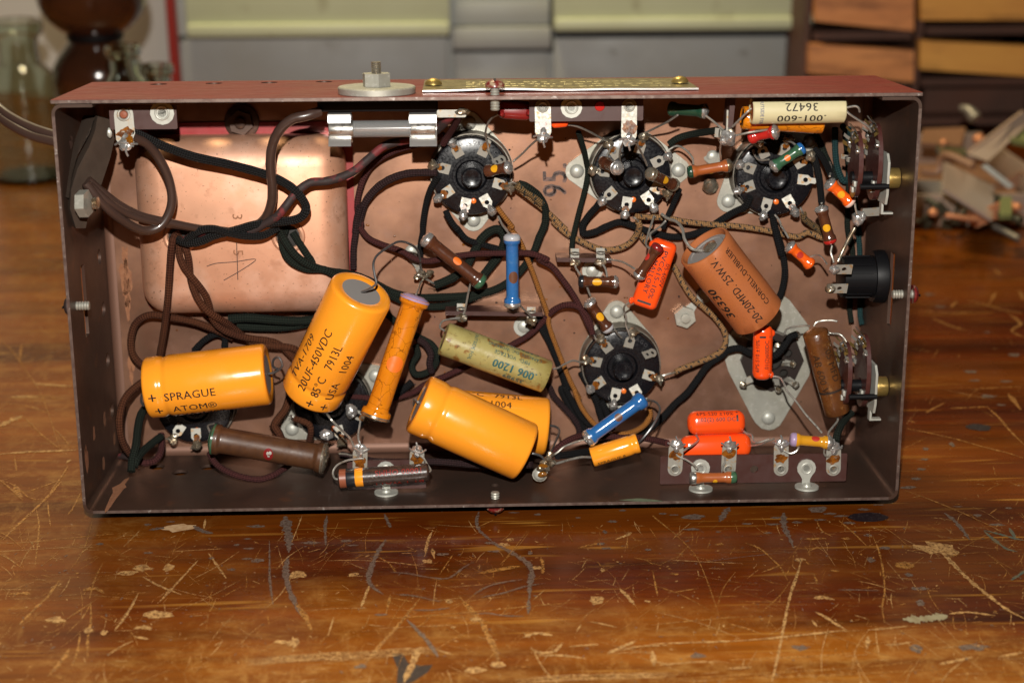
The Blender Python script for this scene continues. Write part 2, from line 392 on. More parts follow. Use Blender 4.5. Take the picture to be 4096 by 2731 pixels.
class Cyl:
    """surface of a round body: x runs along p0->p1 (mm from p0), y round it; y = 0 faces the viewer"""
    def __init__(s, p0, p1, r, face=None):
        s.p0 = V(p0); s.a = (V(p1)-s.p0).normalized(); mid = (V(p0)+V(p1))/2
        n = V(face) if face is not None else CPOS-mid
        s.n = (n-s.a*n.dot(s.a)).normalized(); s.b = s.n.cross(s.a); s.r = r
    def __call__(s, x, y, lift=.05):
        t = y/s.r; r = s.r+lift; return s.p0+s.a*x+(s.n*math.cos(t)+s.b*math.sin(t))*r
def cyl_text(g, S, txt, size, x, y, sx=1.0, turn=False, shear=0.0, lift=.05, bold=.010):
    vs, fs = text2d(txt, size, sx, shear, bold)
    if turn: vs = [(-q[1], q[0]) for q in vs]
    vs = [(q[0]+x, q[1]+y) for q in vs]
    vs, fs = cut2d(vs, fs, S.r*.13)
    g.add([S(q[0], q[1], lift) for q in vs], fs); return g
def cyl_patch(g, S, x, y, rx, ry, lift=.05, n=20, rings=4):
    vs = [S(x, y, lift)]; fs = []
    for k in range(1, rings+1):
        for i in range(n):
            t = 2*math.pi*i/n; vs.append(S(x+rx*k/rings*math.cos(t), y+ry*k/rings*math.sin(t), lift))
    for i in range(n): fs.append((0, 1+i, 1+(i+1)%n))
    for k in range(rings-1):
        for i in range(n): fs.append((1+k*n+i, 1+(k+1)*n+i, 1+(k+1)*n+(i+1)%n, 1+k*n+(i+1)%n))
    return g.add(vs, fs)
def cyl_rect(g, S, x0, x1, y0, y1, lift=.05, n=8):
    vs = []; 
    for i in range(n+1):
        y = y0+(y1-y0)*i/n; vs += [S(x0, y, lift), S(x1, y, lift)]
    return g.add(vs, [(2*i, 2*i+1, 2*i+3, 2*i+2) for i in range(n)])
def flat_text(g, txt, size, o, X, Y, sx=1.0, shear=0.0):
    vs, fs = text2d(txt, size, sx, shear); return g.add([V(o)+X*q[0]+Y*q[1] for q in vs], fs)
def decal(g, loop, nrm, lift=.06):
    c = sum(loop, V())/len(loop); n = V(nrm)*lift
    return g.add([c+n]+[q+n for q in loop], [(0, 1+i, 1+(i+1)%len(loop)) for i in range(len(loop))])
def ragged(c, X, Y, rx, ry, n=18, j=.35, seed=0):
    o = []
    for i in range(n):
        t = 2*math.pi*i/n; k = 1+j*mnoise.noise(V((math.cos(t)*2+seed, math.sin(t)*2, seed*1.7)))*1.6
        o.append(V(c)+X*rx*k*math.cos(t)+Y*ry*k*math.sin(t))
    return o
def hexnut(g, c, axis, r, h, hole=0):
    X = perp(V(axis).normalized()); Y = V(axis).normalized().cross(X)
    out = [(r*math.cos(math.pi/3*i+.2), r*math.sin(math.pi/3*i+.2)) for i in range(6)]
    return g.plate(out, [circ(0,0,hole,14)] if hole else [], h, c, X, Y)
def thread(g, p0, p1, r, pitch=.8):
    L = (V(p1)-V(p0)).length; pr = []; k = 0
    while k*pitch < L: pr += [(k*pitch, r*.84), (min(L, (k+.5)*pitch), r)]; k += 1
    return g.lathe(p0, p1, pr+[(L+.05, r*.7)], 14)
def torus(g, c, axis, R, r, n=20): 
    a = V(axis).normalized(); c = V(c)
    return g.lathe(c-a*r, c+a*r, [(r-r*math.cos(2*math.pi*i/8), R+r*math.sin(2*math.pi*i/8)) for i in range(9)], n)

# ------------------------------------------------------------------ chassis
ch = Thing('chassis', 'open upside-down steel amplifier chassis standing on its side, red paint outside and brown copper inside', 'chassis', (0,-77.5,33))
H2, W2, D = 77.5, 155.0, 66.0
g = G(); g.plate(rrect(-W2,-H2,W2,H2,2), [], 1.2, (0,0,-1.2), U_, V_)
back = ch.part('back_panel', g, MT['panel_steel'])
g = G(); g.plate(rrect(-147.1,-H2+2,146.9,H2-2,.5), [], .55, (0,0,.02), U_, V_); ch.part('overlap_sheet', g, MT['panel_steel'], back)
g = G()
for i, (y, w_, h_) in enumerate(((430,2.4,7),(560,1.6,6),(700,1.0,5),(1180,1.2,4),(1290,.8,4),(250,1.2,3),(340,1.0,3))):
    decal(g, ragged(at('E',640+.055*(y-250),y,.62), U_, V_, w_, h_, 22, .45, i+2), W_, .03)
ch.part('rust_stain', g, MT['rust'], back)
def bend(cx, cy, a0, ro=3.6, ri=2.4):
    g = G(); vs = []; n = 6
    for i in range(n+1):
        t = math.radians(a0+90*i/n)
        for r in (ro, ri):
            for z in (0, D): vs.append(V((cx+r*math.cos(t), cy+r*math.sin(t), z)))
    fs = []
    for i in range(n):
        b = 4*i; fs += [(b,b+1,b+5,b+4),(b+2,b+6,b+7,b+3),(b+1,b+3,b+7,b+5),(b,b+4,b+6,b+2)]
    return g.add(vs, fs)
g = G(); g.plate([(0,-H2+3.6),(D,-H2+3.6),(D,H2-5),(0,H2-5)], [circ(15.2+(k*-.7),10.8-21.3*k,3.1,16) for k in range(-1,4)]+[rrect(40.6,-14,46.6,13.6,.8,2)], 1.2, (-W2+1.2,0,0), W_, V_)
g.join(bend(-W2+3.6,-H2+3.6,180)); g.join(bend(-W2+3.6,H2-5,90)); g.box((-W2+9,H2-2.0,D/2),(11,1.15,D))
ch.part('left_wall', g, MT['shaded_steel'], label='left side wall with a row of round vent holes and a slot')
g = G(); g.plate([(0,-H2+3.6),(D,-H2+3.6),(D,H2-5),(0,H2-5)], [rrect(41.2,-14.2,47.2,14.6,.8,2)], 1.2, (W2,0,0), W_, V_)
g.join(bend(W2-3.6,-H2+3.6,270)); g.join(bend(W2-3.6,H2-5,0)); g.box((W2-9,H2-2.0,D/2),(11,1.15,D))
ch.part('right_wall', g, MT['shaded_steel'], label='right side wall with a slot')
q = atv('J',1880,1150,-76.3)
g = G(); g.plate([(-W2+3.6,0),(W2-3.6,0),(W2-3.6,D),(-W2+3.6,D)], [circ(-136.3,17.3,3.2,16),circ(-125.7,24.5,3.2,16),circ(-115.5,18.4,3.2,16),circ(q.x,q.z,1.7,14)], 1.2, (0,-H2+1.2,0), U_, W_)
bw = ch.part('bottom_wall', g, MT['shaded_steel'])
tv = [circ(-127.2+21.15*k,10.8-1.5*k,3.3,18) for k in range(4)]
g = G(); g.plate([(-W2,0),(W2,0),(W2,D),(-W2,D)], tv, 1.2, (0,H2,0), U_, W_); tw = ch.part('top_wall', g, MT['shaded_steel'])
g = G(); g.plate([(-W2,0),(W2,0),(W2,D-.3),(-W2,D-.3)], tv, .06, (0,H2+.07,0), U_, W_); ch.part('paint_coat', g, MT['red_paint'], tw)
for x_, hl in ((-W2-.01, [circ(15.2+(k*-.7),10.8-21.3*k,3.1,16) for k in range(-1,4)]+[rrect(40.6,-14,46.6,13.6,.8,2)]), (W2+.07, [rrect(41.2,-14.2,47.2,14.6,.8,2)])):
    g = G(); g.plate([(0,-H2+5),(D-.3,-H2+5),(D-.3,H2-5),(0,H2-5)], hl, .06, (x_,0,0), W_, V_); ch.part('paint_coat', g, MT['red_paint'])
MT['rim_metal'] = mat('rim_metal', (.17,.12,.10), .45, .6, spots=((300,.55,.1,(.10,.06,.05),.8),(500,.66,.04,(.4,.36,.33),.8)))
g = G(); g.box((0,H2-.6,D+.05),(2*W2-.2,1.1,.1)); g.box((0,-H2+.6,D+.05),(2*W2-7.2,1.1,.1)); g.box((-W2+.6,-1,D+.05),(1.1,2*H2-9.5,.1)); g.box((W2-.6,-1,D+.05),(1.1,2*H2-9.5,.1))
ch.part('rim', g, MT['rim_metal'])
g = G(); R3 = [(680,870),(660,905),(640,930),(655,955),(635,965),(600,1010),(560,1060),(520,1120),(490,1160),(470,1172),(468,1150),(490,1100),(515,1040),(540,1000),(530,960),(560,945),(600,925),(640,885)]
decal(g, [atv('I',x,y,-76.3) for x, y in R3], V_, .06); ch.part('rust_stain', g, MT['rust'], bw)
g = G()
for i, (x, y, a, b) in enumerate(((465,370,3.2,1.0),(375,500,3.0,.9),(548,540,2.6,1.0),(457,750,3.0,.9),(285,760,5.0,1.2),(292,650,1.6,.5))):
    p = atu('I',x,y,-153.8); p.z = min(p.z, 60); decal(g, ragged(p, V_, W_, a, b*2.2, 16, .3, i), U_, .06)
ch.part('rust_stain', g, MT['rust'])
g = G(); decal(g, [atv('K',x,y,-76.3) for x, y in ((1010,1278),(1100,1268),(1200,1262),(1300,1272),(1380,1284),(1400,1290),(1200,1292))], V_, .06); ch.part('green_stain', g, MT['verdigris'], bw)
g = G(); rg = random.Random(9); g1_ = G(); g2_ = G()
for i in range(150):
    p = V((rg.uniform(-140,140), rg.uniform(-70,58), .6)); k = rg.uniform(.18,.55)
    (g1_ if i % 2 else g2_).blob(p, (k*rg.uniform(.7,1.6), k, k*.5), 6, .3)
ch.part('flux_droplets', g1_, MT['flux_stain'], back, kind='stuff'); ch.part('dirt_specks', g2_, MT['black_plastic'], back, kind='stuff')
vs, fs = text2d('95.', 14.0, .8, 0, .025); o = at('B',2065,1262,.62); g.add([o+V_*q[0]*.98+U_*(-q[1]) for q in vs], fs); ch.part('stamp', g, MT['stamp_ink'], back, label='faded ink stamp 95. turned on its side')

def fold(a, b, n1, n2, r):
    vs = []; n = 6
    for p in (V(a), V(b)):
        for i in range(n+1):
            t = math.pi/2*i/n; vs.append(p+n1*r*(1-math.sin(t))+n2*r*(1-math.cos(t)))
    g = G(); g.add(vs, [(i, i+1, n+2+i, n+1+i) for i in range(n)]); return g
for a, b, n1, n2, nm in (((-W2+1.2,-H2+1.25,.58),(W2-1.2,-H2+1.25,.58),V_,W_,'bottom'),((-W2+1.22,-H2+1.25,.58),(-W2+1.22,H2-1.2,.58),U_,W_,'left'),((W2-1.22,-H2+1.25,.58),(W2-1.22,H2-1.2,.58),-U_,W_,'right')):
    ch.part('folded_edge', fold(a, b, n1, n2, 3.0), MT['fold_metal'], back)
# ------------------------------------------------------------------ transformer
tr = Thing('transformer', 'large copper-coloured transformer bell with rounded corners filling the upper left of the chassis', 'transformer', (-97,22,5))
g = G(); g.plate(rrect(-138.9,-14.0,-53.8,61.5,3), [], .9, (0,0,.7), U_, V_); tr.part('frame', g, MT['frame_red'])
g = G(); g.rbox((-97.4,21.8,6.5),(82,70.6,29),11,seg=6); bell = tr.part('bell', g, MT['bell_copper'], sharp=60)
BW = 21.0
for x, y in ((1110,100),(2035,95)):
    c = at('E',x,y,BW); g = G(); torus(g, c, W_, 5.6, 1.1, 30); tr.part('grommet_rim', g, MT['bell_copper'], bell)
    g = G(); g.lathe(c+W_*.02, c+W_, [(0,4.5),(.06,4.3),(.07,0)], 20); tr.part('hole_shade', g, MT['rubber'], bell)  # dark disc paints the shade inside the hole
g = G()
for t, p in (('3',at('A',1560,1430,BW)),('6',at('A',1565,1505,BW)),('5',at('E',1565,205,BW))):
    vs, fs = text2d(t, 5.6); g.add([p+V_*(-q[0])+U_*q[1]+W_*.06 for q in vs], fs)
tr.part('stamped_number', g, MT['rust'], bell)
g = G()
for ln in (((1340,350),(1420,325),(1580,312),(1760,290),(1640,380),(1485,470)),((1595,150),(1600,300),(1605,465))):
    P = spline([at('E',x,y,BW+.05) for x, y in ln], 4); g.tube(P, .16, 4, smooth=False)
tr.part('pencil_mark', g, MT['pencil'], bell)
def hexbolt(name, label, c, r_w, r_n, r_b, h=3.4, m='shaded_steel'):
    t = Thing(name, label, 'bolt', c)
    g = G(); g.lathe(c, c+W_, [(0,r_w),(.7,r_w),(.9,r_w-.4),(.9,0)], 28); t.part('washer', g, MT[m])
    g = G(); hexnut(g, c+W_*.95, W_, r_n, h); t.part('nut', g, MT[m])
    g = G(); thread(g, c+W_*2, c+W_*(h+3), r_b); t.part('stud', g, MT[m])
hexbolt('mounting_bolt', 'rusty hex bolt and washer in the shadow under the top edge, above the copper transformer', at('A',1625,815,1.7), 6.9, 5.0, 2.1, 3.6, 'shaded_steel')

# ------------------------------------------------------------------ top-side hardware
c = atv('B',500,245,77.6); c.z = 40
t = Thing('large_washer_bolt', 'fat steel washer with hex nut and threaded stud standing on the top edge', 'bolt', c)
g = G(); c.z = 52; g.lathe(c, c+V_, [(0,13.6),(.1,14.0),(2.1,14.1),(2.5,13.7),(2.5,0)], 48); t.part('washer', g, MT['zinc'])
g = G(); hexnut(g, c+V_*2.55, V_, 5.3, 4.6); t.part('nut', g, MT['zinc'])
g = G(); thread(g, c+V_*6, c+V_*11.2, 1.9); t.part('stud', g, MT['old_solder'])
pa, pb = atv('B',838,335,77.9), atv('C',1238,104,77.9)
t = Thing('nameplate', 'long brass nameplate curling slightly on the red top edge', 'nameplate', ((pa+pb)/2))
n = 24; vs = []; fs = []
for i in range(n+1):
    k = i/n; x = pa.x+(pb.x-pa.x)*k; lift = 0.25+1.0*math.sin(math.pi*min(1,k*1.15))**2*(.5+.5*math.sin(k*9))+.25
    for z, y in ((53.5,lift),(53.5,lift+.55),(12.0,.85),(12.0,.3)): vs.append(V((x, 77.6+y, z)))
for i in range(n):
    for a in range(4): fs.append((4*i+a, 4*i+(a+1)%4, 4*i+4+(a+1)%4, 4*i+4+a))
g = G(); g.add(vs, fs+[(3,2,1,0),(4*n,4*n+1,4*n+2,4*n+3)]); t.part('plate', g, MT['nameplate_brass'])
g = G(); 
for i in range(n):
    a = vs[4*i]+W_*.06; b = vs[4*i+4]+W_*.06; g.add([a+V_*-.1, b+V_*-.1, b+V_*.5, a+V_*.5], [(0,1,2,3)])
t.part('bright_edge', g, MT['aluminium'])
rnd = random.Random(4); g = G()
for r in range(3):
    x = pa.x+16
    while x < pb.x-10:
        l = rnd.uniform(1.0,3.2); z = 24+r*9
        k = (x-pa.x)/(pb.x-pa.x); lf = .5+.55+1.0*math.sin(math.pi*min(1,k*1.15))**2*(.5+.5*math.sin(k*9)); y = 77.6+.85+(lf-.85)*(z-12)/41.5
        if rnd.random() < .8: g.box((x+l/2, y, z), (l, .22, rnd.uniform(2.0,4.2)))
        x += l+rnd.uniform(.6,1.6)
MT['plate_letter'] = mat('plate_letter', (.33,.27,.11), .35, .7); t.part('embossed_lettering', g, MT['plate_letter'], kind='stuff')
for x, y, cr in ((930,268,'B'),(1082,42,'C')):
    p = atv(cr,x,y,79); p.z = 36; g = G(); g.lathe(p, p+V_, [(0,3.3),(.8,3.1),(1.8,2.2),(2.3,.9),(2.4,0)], 20); t.part('rivet', g, MT['brass'])
def slot_screw(label, p, axis, head_m, out, ins, r=1.75, hr=3.5, hh=2.6, gap=1.5):
    """p on the wall, axis outwards: head outside, thread through into the chassis"""
    a = V(axis); t = Thing('screw', label, 'screw', p, 'slotted screws in the chassis edges')
    g = G(); thread(g, p-a*ins, p+a*out, r, 1.0); t.part('shank', g, MT['zinc'])
    g = G(); q = p+a*(out-.2); g.lathe(q, q+a, [(0,hr),(hh*.35,hr),(hh*.8,hr*.75),(hh,hr*.4),(hh,0)], 22); h = t.part('head', g, MT[head_m])
    X = perp(a); g = G(); g.box(q+a*(hh+.02), (hr*1.7,.8,.25), (X, a.cross(X), a)); t.part('slot', g, MT['black_plastic'], h)
p = atv('B',1430,290,77.6); p.z = 61.5
slot_screw('red-headed slotted screw standing on the top edge over the brass nameplate', V((p.x,77.6,61.5)), V_, 'red_enamel', 3.0, 5.5)
slot_screw('slotted screw through the left wall, its rusty head outside', V((-155,1.0,57)), -U_, 'red_black', 1.2, 6.0, hh=2.2)
slot_screw('slotted screw with red head sticking out of the right wall', V((155,2.0,60)), U_, 'red_enamel', 2.6, 5.0, hh=2.2)
q = atv('J',1880,1255,-77.5)
slot_screw('slotted screw with copper-red head under the bottom edge, resting on the table', V((q.x,-77.5,59.5)), -V_, 'red_enamel', 2.4, 3.5, hh=2.4)

# ------------------------------------------------------------------ tube sockets
def hull(P):
    P = sorted(set(P)); 
    def half(P):
        o = []
        for p in P:
            while len(o) > 1 and (o[-1][0]-o[-2][0])*(p[1]-o[-2][1])-(o[-1][1]-o[-2][1])*(p[0]-o[-2][0]) <= 0: o.pop()
            o.append(p)
        return o
    a, b = half(P), half(P[::-1]); return a[:-1]+b[:-1]
MT['ring_metal'] = mat('ring_metal', (.20,.18,.15), .42, .6, spots=((160,.55,.1,(.10,.08,.06),.8),))
SOCKETS = 'black octal tube sockets on the panel'
def lug_shape(L, wd, tip, hole, hx):
    return [(0,-wd/2),(L*.55,-wd/2),(L*.72,-tip/2),(L,-tip/2),(L+tip*.25,0),(L,tip/2),(L*.72,tip/2),(L*.55,wd/2),(0,wd/2)], ([circ(hx,0,hole,12)] if hole else [])
def socket(label, c, wf, lugs, ears, post_h=6.2, post_r=4.1, ring='ring_metal', r=15.5, letters=None):
    c = V(c); t = Thing('tube_socket', label, 'tube socket', V((c.x,c.y,0)), SOCKETS)
    P = circ(0,0,16.9,40)
    for d, a in ears:
        a = math.radians(a); P += circ(d*math.cos(a), d*math.sin(a), 4.6, 16)
    b = V((c.x,c.y,.7)); g = G(); g.plate(hull(P), [], 1.0, b, U_, V_); sad = t.part('saddle', g, MT['zinc'])
    for d, a in ears:
        a = math.radians(a); q = b+V((d*math.cos(a), d*math.sin(a), 1.0)); g = G()
        g.lathe(q, q+W_, [(0,2.9),(.5,2.8),(1.3,2.1),(1.7,1.0),(1.75,0)], 20); t.part('rivet', g, MT['white_lug'], sad)
    g = G(); z = wf-1.4; g.lathe(b+W_*1.0, b+W_*5, [(0,16.8),(1.4,16.8),(1.9,16.5),(z-4.5,16.3),(z-4.5,15.8),(0,15.8)], 44); t.part('retaining_ring', g, MT[ring])
    g = G(); q = V((c.x,c.y,1.8)); h = wf-1.8
    g.lathe(q, q+W_, [(0,15.4),(h-1,r),(h-.3,r-.3),(h,r-.9),(h,7.6),(h+.25,7.4),(h+.25,6.4),(h-1.6,5.6),(h-1.6,0)], 48); body = t.part('body', g, MT['bakelite'])
    g = G(); q = V((c.x,c.y,wf-1.6)); g.lathe(q, q+W_, [(0,post_r),(post_h,post_r),(post_h+.6,post_r-.6),(post_h+.6,post_r*.62),(post_h+.45,post_r*.55),(post_h+.45,0)], 30); t.part('key_post', g, MT['bakelite'])
    a0 = math.radians(-86); g = G(); q = c+V((9.9*math.cos(a0), 9.9*math.sin(a0), .1)); g.lathe(q, q+W_, [(0,1.15),(.5,1.0),(.7,.5),(.7,0)], 14); t.part('index_pin', g, MT['dot_orange'])
    if letters:
        g = G(); 
        for s, a1, rr in letters:
            a = math.radians(a1)
            for chh in s:
                if chh != ' ':
                    vs, fs = text2d(chh, 2.1); R_ = V((math.cos(a), math.sin(a), 0)); T_ = V((math.sin(a), -math.cos(a), 0))
                    g.add([V((c.x,c.y,wf+.06))+R_*(rr+q[1])+T_*q[0] for q in vs], fs)
                a -= (1.9 if chh != ' ' else 1.4)/rr
        MT.setdefault('bakelite_letter', mat('bakelite_letter', (.045,.045,.05), .4))
        t.part('lettering', g, MT['bakelite_letter'], body)
    for ang, kind in lugs:
        a = math.radians(ang); R_ = V((math.cos(a), math.sin(a), 0)); T_ = V((-math.sin(a), math.cos(a), 0))
        if kind == 'up':                         # bare lug bent up off the face
            X = (R_*.8+W_*.6).normalized(); o = c+R_*10.2+W_*.5; g = G()
            P = [(0,-1.7),(2.6,-1.7)]+[(4.6+1.9*math.cos(x), 1.9*math.sin(x)) for x in [math.radians(-120+24*i) for i in range(11)]]+[(2.6,1.7),(0,1.7)]
            g.plate(P, [circ(2.0,0,.75,10),circ(4.7,0,.8,10)], .45, o, X, T_); t.part('lug', g, MT['tin_plate']); continue
        X = (R_*.97+W_*.24).normalized(); o = c+R_*9.0+W_*.2
        out, hl = lug_shape(7.0, 4.0, 2.2, .95, 3.1); g = G(); g.plate(out, hl, .5, o, X, T_); lg = t.part('lug', g, MT['tin_plate'])
        if (int(ang)+int(c.x)) % 3 != 0:
            rr = 1.0+.6*((int(ang)*7) % 5)/4; Yn = X.cross(T_); g = G(); decal(g, ragged(o+X*(5.2-.3*rr), X, T_, 1.3*rr, 1.45, 14, .4, int(ang)), Yn, .58 if Yn.z > 0 else -.08); t.part('flux_stain', g, MT['flux_stain'], lg)
        e = o+X*6.9+W_*.3; g = G()
        if kind == 's': k = mnoise.noise(e*.9); g.blob(e, (2.1+.5*k,1.8-.3*k,1.8), 12, .22, (R_, T_, W_)); g.blob(e-X*(1.3+k)+T_*.5*k, (1.3,1.1,.9), 9, .3, (R_, T_, W_)); g.tube([e+T_*1.7-W_*.5, e+T_*1.2+W_*1.5, e-T_*1.1+W_*1.5, e-T_*1.8-W_*.6], .38, 6, 4); t.part('solder_joint', g, MT['solder'], lg)
        elif kind == 'o': g.blob(e+R_*.2, (1.9,2.1,1.7), 12, .3, (R_, T_, W_)); g.blob(e+T_*1.0, (1.1,1.0,1.3), 8, .3); g.blob(e-X*1.5, (1.3,1.0,.9), 8, .4); g.tube([e+T_*1.9, e+T_*1.0+W_*1.4+R_*.6, e-T_*1.2+W_*1.2+R_*.4, e-T_*2.4+W_*.9+R_*1.2], .36, 6, 4); t.part('solder_joint', g, MT['old_solder'], lg)
    return c
S1 = socket('octal tube socket nearest the fuse, with maroon cloth wire at its left lug', at('B',1252,1075,12.5), 12.5, [(119,'s'),(64,'n'),(30,'up'),(-16,'o'),(-60,'s'),(-103,'s'),(-148,'s'),(163,'o')], ((19.5,-88),(19.5,92)), letters=[('AMPHENOL CORP. CHICAGO', 172, 12.6)])
S2 = socket('octal tube socket in the middle of the top row, ears left and right', at('C',700,850,12.5), 12.5, [(128,'o'),(75,'o'),(28,'s'),(-28,'o'),(-56,'s'),(-100,'s'),(-140,'s'),(172,'o')], ((21,180),(20,0)))
S3 = socket('octal tube socket at the right end of the top row, half in shadow', at('C',1925,870,12.5), 12.5, [(160,'s'),(198,'s'),(253,'s'),(300,'s'),(355,'n'),(32,'o'),(75,'o'),(118,'o')], ((20,214),(20,39)))
S4 = socket('octal tube socket standing alone in the lower middle with bright lugs', at('G',1045,1215,12.5), 12.5, [(126,'o'),(76,'o'),(31,'up'),(-16,'o'),(-60,'n'),(-104,'s'),(-148,'s'),(165,'o')], ((21,94),(21,-86)), letters=[('CORP. CHICAGO', 150, 12.6)])
socket('black tube socket mostly hidden under the orange capacitor at the lower left', at('I',1230,270,8.5), 8.5, [(-125,'o'),(-88,'o')], ((20,130),(20,35)), 1.0)
socket('black tube socket hidden between the two left orange capacitors and the ochre resistor', at('J',480,470,8.5), 8.5, [(-20,'o'),(-75,'o'),(150,'o')], ((21,215),(21,30)), 1.0)
# flat wafer socket
c5 = at('0',1771,818,1)
t = Thing('wafer_socket', 'wafer tube socket on a large pale diamond-shaped plate at the lower right', 'tube socket', c5)
P5 = [(1765,985),(1748,981),(1734,968),(1726,955),(1672,850),(1661,812),(1668,775),(1685,752),(1775,688),(1797,676),(1813,688),(1852,740),(1866,775),(1868,815),(1857,860),(1800,958),(1790,974),(1778,982)]
g = G(); g.plate([((at('0',x,y,.7)-c5).x, (at('0',x,y,.7)-c5).y) for x, y in P5][::-1], [circ(0,-1,11.2,28)], 1.1, V((c5.x,c5.y,.7)), U_, V_); t.part('saddle', g, MT['zinc'])
g = G(); q = at('L',1010,360,1.8); g.lathe(q, q+W_, [(0,3.0),(.5,2.9),(1.3,2.2),(1.7,1.0),(1.75,0)], 22); t.part('rivet', g, MT['white_lug'])
cw = V((c5.x,c5.y-1,1.9)); g = G(); g.plate(circ(0,0,13.2,8), [circ(0,0,4.2,18),circ(6.5,3,1.8,10),circ(-6.5,-3,1.8,10),circ(5,-5.5,1.8,10),circ(-5,5.5,1.8,10)], 2.0, cw, U_, V_); t.part('wafer', g, MT['dark_wafer']); g = G(); q = V((c5.x,c5.y-1,.62)); g.lathe(q, q+W_, [(0,11.0),(.06,10.9),(.07,0)], 26); t.part('opening_shade', g, MT['rubber'])  # dark disc behind the wafer puts painted shade into its holes
for x, y, a in ((165,930,150),(165,1350,205),(585,1345,-30),(600,930,35),(445,1040,80),(450,1385,-80),(565,1180,0)):
    p = at('H',x,y,6); a = math.radians(a); R_ = V((math.cos(a),math.sin(a),0)); T_ = V((-math.sin(a),math.cos(a),0)); g = G()
    X = (R_*.6+W_*.8).normalized(); g.plate([(-3,-1.2),(2,-1.2),(2.6,0),(2,1.2),(-3,1.2)], [circ(1,0,.5,8)], .5, p, X, T_)
    g.plate([(-2.2,-1.5),(1.4,-1.5),(1.4,1.5),(-2.2,1.5)], [], .5, p-R_*1.5-W_*1.0, R_, (T_*.7+W_*.7).normalized()); cl = t.part('contact', g, MT['tin_plate'])
    g = G(); g.blob(p+X*1.2, (1.4,1.5,1.3), 8, .35); t.part('solder_joint', g, MT['old_solder'], cl)

# ------------------------------------------------------------------ terminal strips
STRIPS = 'phenolic terminal strips in the chassis'
def face_lug(t, eye, tip, wd, m='tin_plate', sold='s', curl=0):
    """flat lug with an eyelet at eye and its soldered tip at tip"""
    eye, tip = V(eye), V(tip); X = (tip-eye); L = X.length; X.normalize(); Y = W_.cross(X).normalized(); Z = X.cross(Y)
    P = [(r_*wd/2*math.cos(x), wd/2*math.sin(x)) for r_ in (1,) for x in [math.radians(90+18*i) for i in range(11)]]+[(L-wd*.3,-wd*.5),(L,-wd*.36),(L+wd*.12,0),(L,wd*.36),(L-wd*.3,wd*.5)]
    g = G(); g.plate(P, [circ(0,0,wd*.23,14)], .55, eye, X, Y); lg = t.part('lug', g, MT[m])
    g = G(); torus(g, eye+Z*.6, Z, wd*.29, wd*.07, 16); t.part('eyelet', g, MT[m], lg)
    if sold: 
        g = G(); k = .42+.2*((int(eye.x) % 4)/3); decal(g, ragged(eye+X*L*k, X, Y, L*.20, wd*.42, 18, .35, int(eye.x)), Z, .62); t.part('flux_stain', g, MT['flux_stain'], lg)
        g = G(); g.blob(tip+Z*.7, (wd*.34,wd*.42,1.1), 12, .3, (X,Y,Z)); g.blob(tip+Z*1.2-X*wd*.3, (wd*.3,wd*.22,.9), 9, .3, (X,Y,Z)); g.tube([tip+Y*wd*.55-Z*.4, tip+Y*wd*.3+Z*1.5, tip-Y*wd*.25+Z*1.7-X*.8, tip-Y*wd*.6-Z*.2-X*.4], .42, 7, 5); g.tube([tip+Y*wd*.1+Z*1.4, tip+X*wd*.35+Z*2.0, tip+X*wd*.62+Y*.4+Z*1.2], .4, 7, 4); t.part('solder_joint', g, MT['solder' if sold=='s' else 'old_solder'], lg)
    return lg
def mount_lug(t, eye, r, foot=None, m='white_lug', up=False):
    eye = V(eye); s = 1 if up else -1; g = G()
    a0 = 90 if not up else -90; P = [(r*math.cos(math.radians(a0-140+28*i)), r*math.sin(math.radians(a0-140+28*i))) for i in range(11)]
    yb = (foot.y-eye.y) if foot is not None else s*min(r*2.4, 76.2-eye.y)
    P = P+[(-r*.42, yb*.6),(-r*.42, yb),(r*.42, yb),(r*.42, yb*.6)] if not up else P+[(r*.42, yb*.6),(r*.42, yb),(-r*.42, yb),(-r*.42, yb*.6)]
    g.plate(P, [circ(0,0,r*.36,14)], .6, eye, U_, V_)
    lg = t.part('mounting_lug', g, MT[m]); g = G(); torus(g, eye+W_*.6, W_, r*.55, r*.1, 18); t.part('eyelet', g, MT[m], lg)
    if foot is not None:
        f = V((eye.x, foot.y, foot.z)); g = G(); g.lathe(f, f+V_, [(0,4.7),(.7,4.6),(.7,1.9),(1.5,1.5),(1.5,.8),(.8,.7),(.8,0)], 26); t.part('foot', g, MT[m], lg)
def slab(t, p0, p1, zt=1.2, holes=()):
    c = (V(p0)+V(p1))/2; hx, hy = abs(p1.x-p0.x)/2, abs(p1.y-p0.y)/2
    g = G(); g.plate(rrect(-hx,-hy,hx,hy,.5,2), [circ(h.x-c.x,h.y-c.y,r_,16) for h, r_ in holes], zt, V((c.x,c.y,c.z)), U_, V_); return t.part('phenolic_strip', g, MT['phenolic'])
# bottom right
w7 = 51.0; p0 = at('L',85,682,w7); p1 = at('L',1668,892,w7); p1.y = max(p1.y,-75.6)
t = Thing('terminal_strip', 'long dark brown terminal strip facing out at the bottom right corner', 'terminal strip', (p0+p1)/2, STRIPS); h = at('L',885,792,w7); wl0 = w7+1.25
slab(t, p0, p1, 1.2, [(h,1.6)]+[(at('L',x,795,wl0),1.3) for x in (212,668,1117,1565)]+[(at('L',x,788,wl0),1.3) for x in (430,1335)]); wl = w7+1.25
for x, yt in ((212,580),(668,580),(1117,570),(1565,600)): face_lug(t, at('L',x,795,wl), at('L',x+(12 if x<1000 else 3),yt,wl+1.0), 5.7)
for x in (430,1335): mount_lug(t, at('L',x,788,wl+.05), 3.7, V((0,-76.2,54.5)))
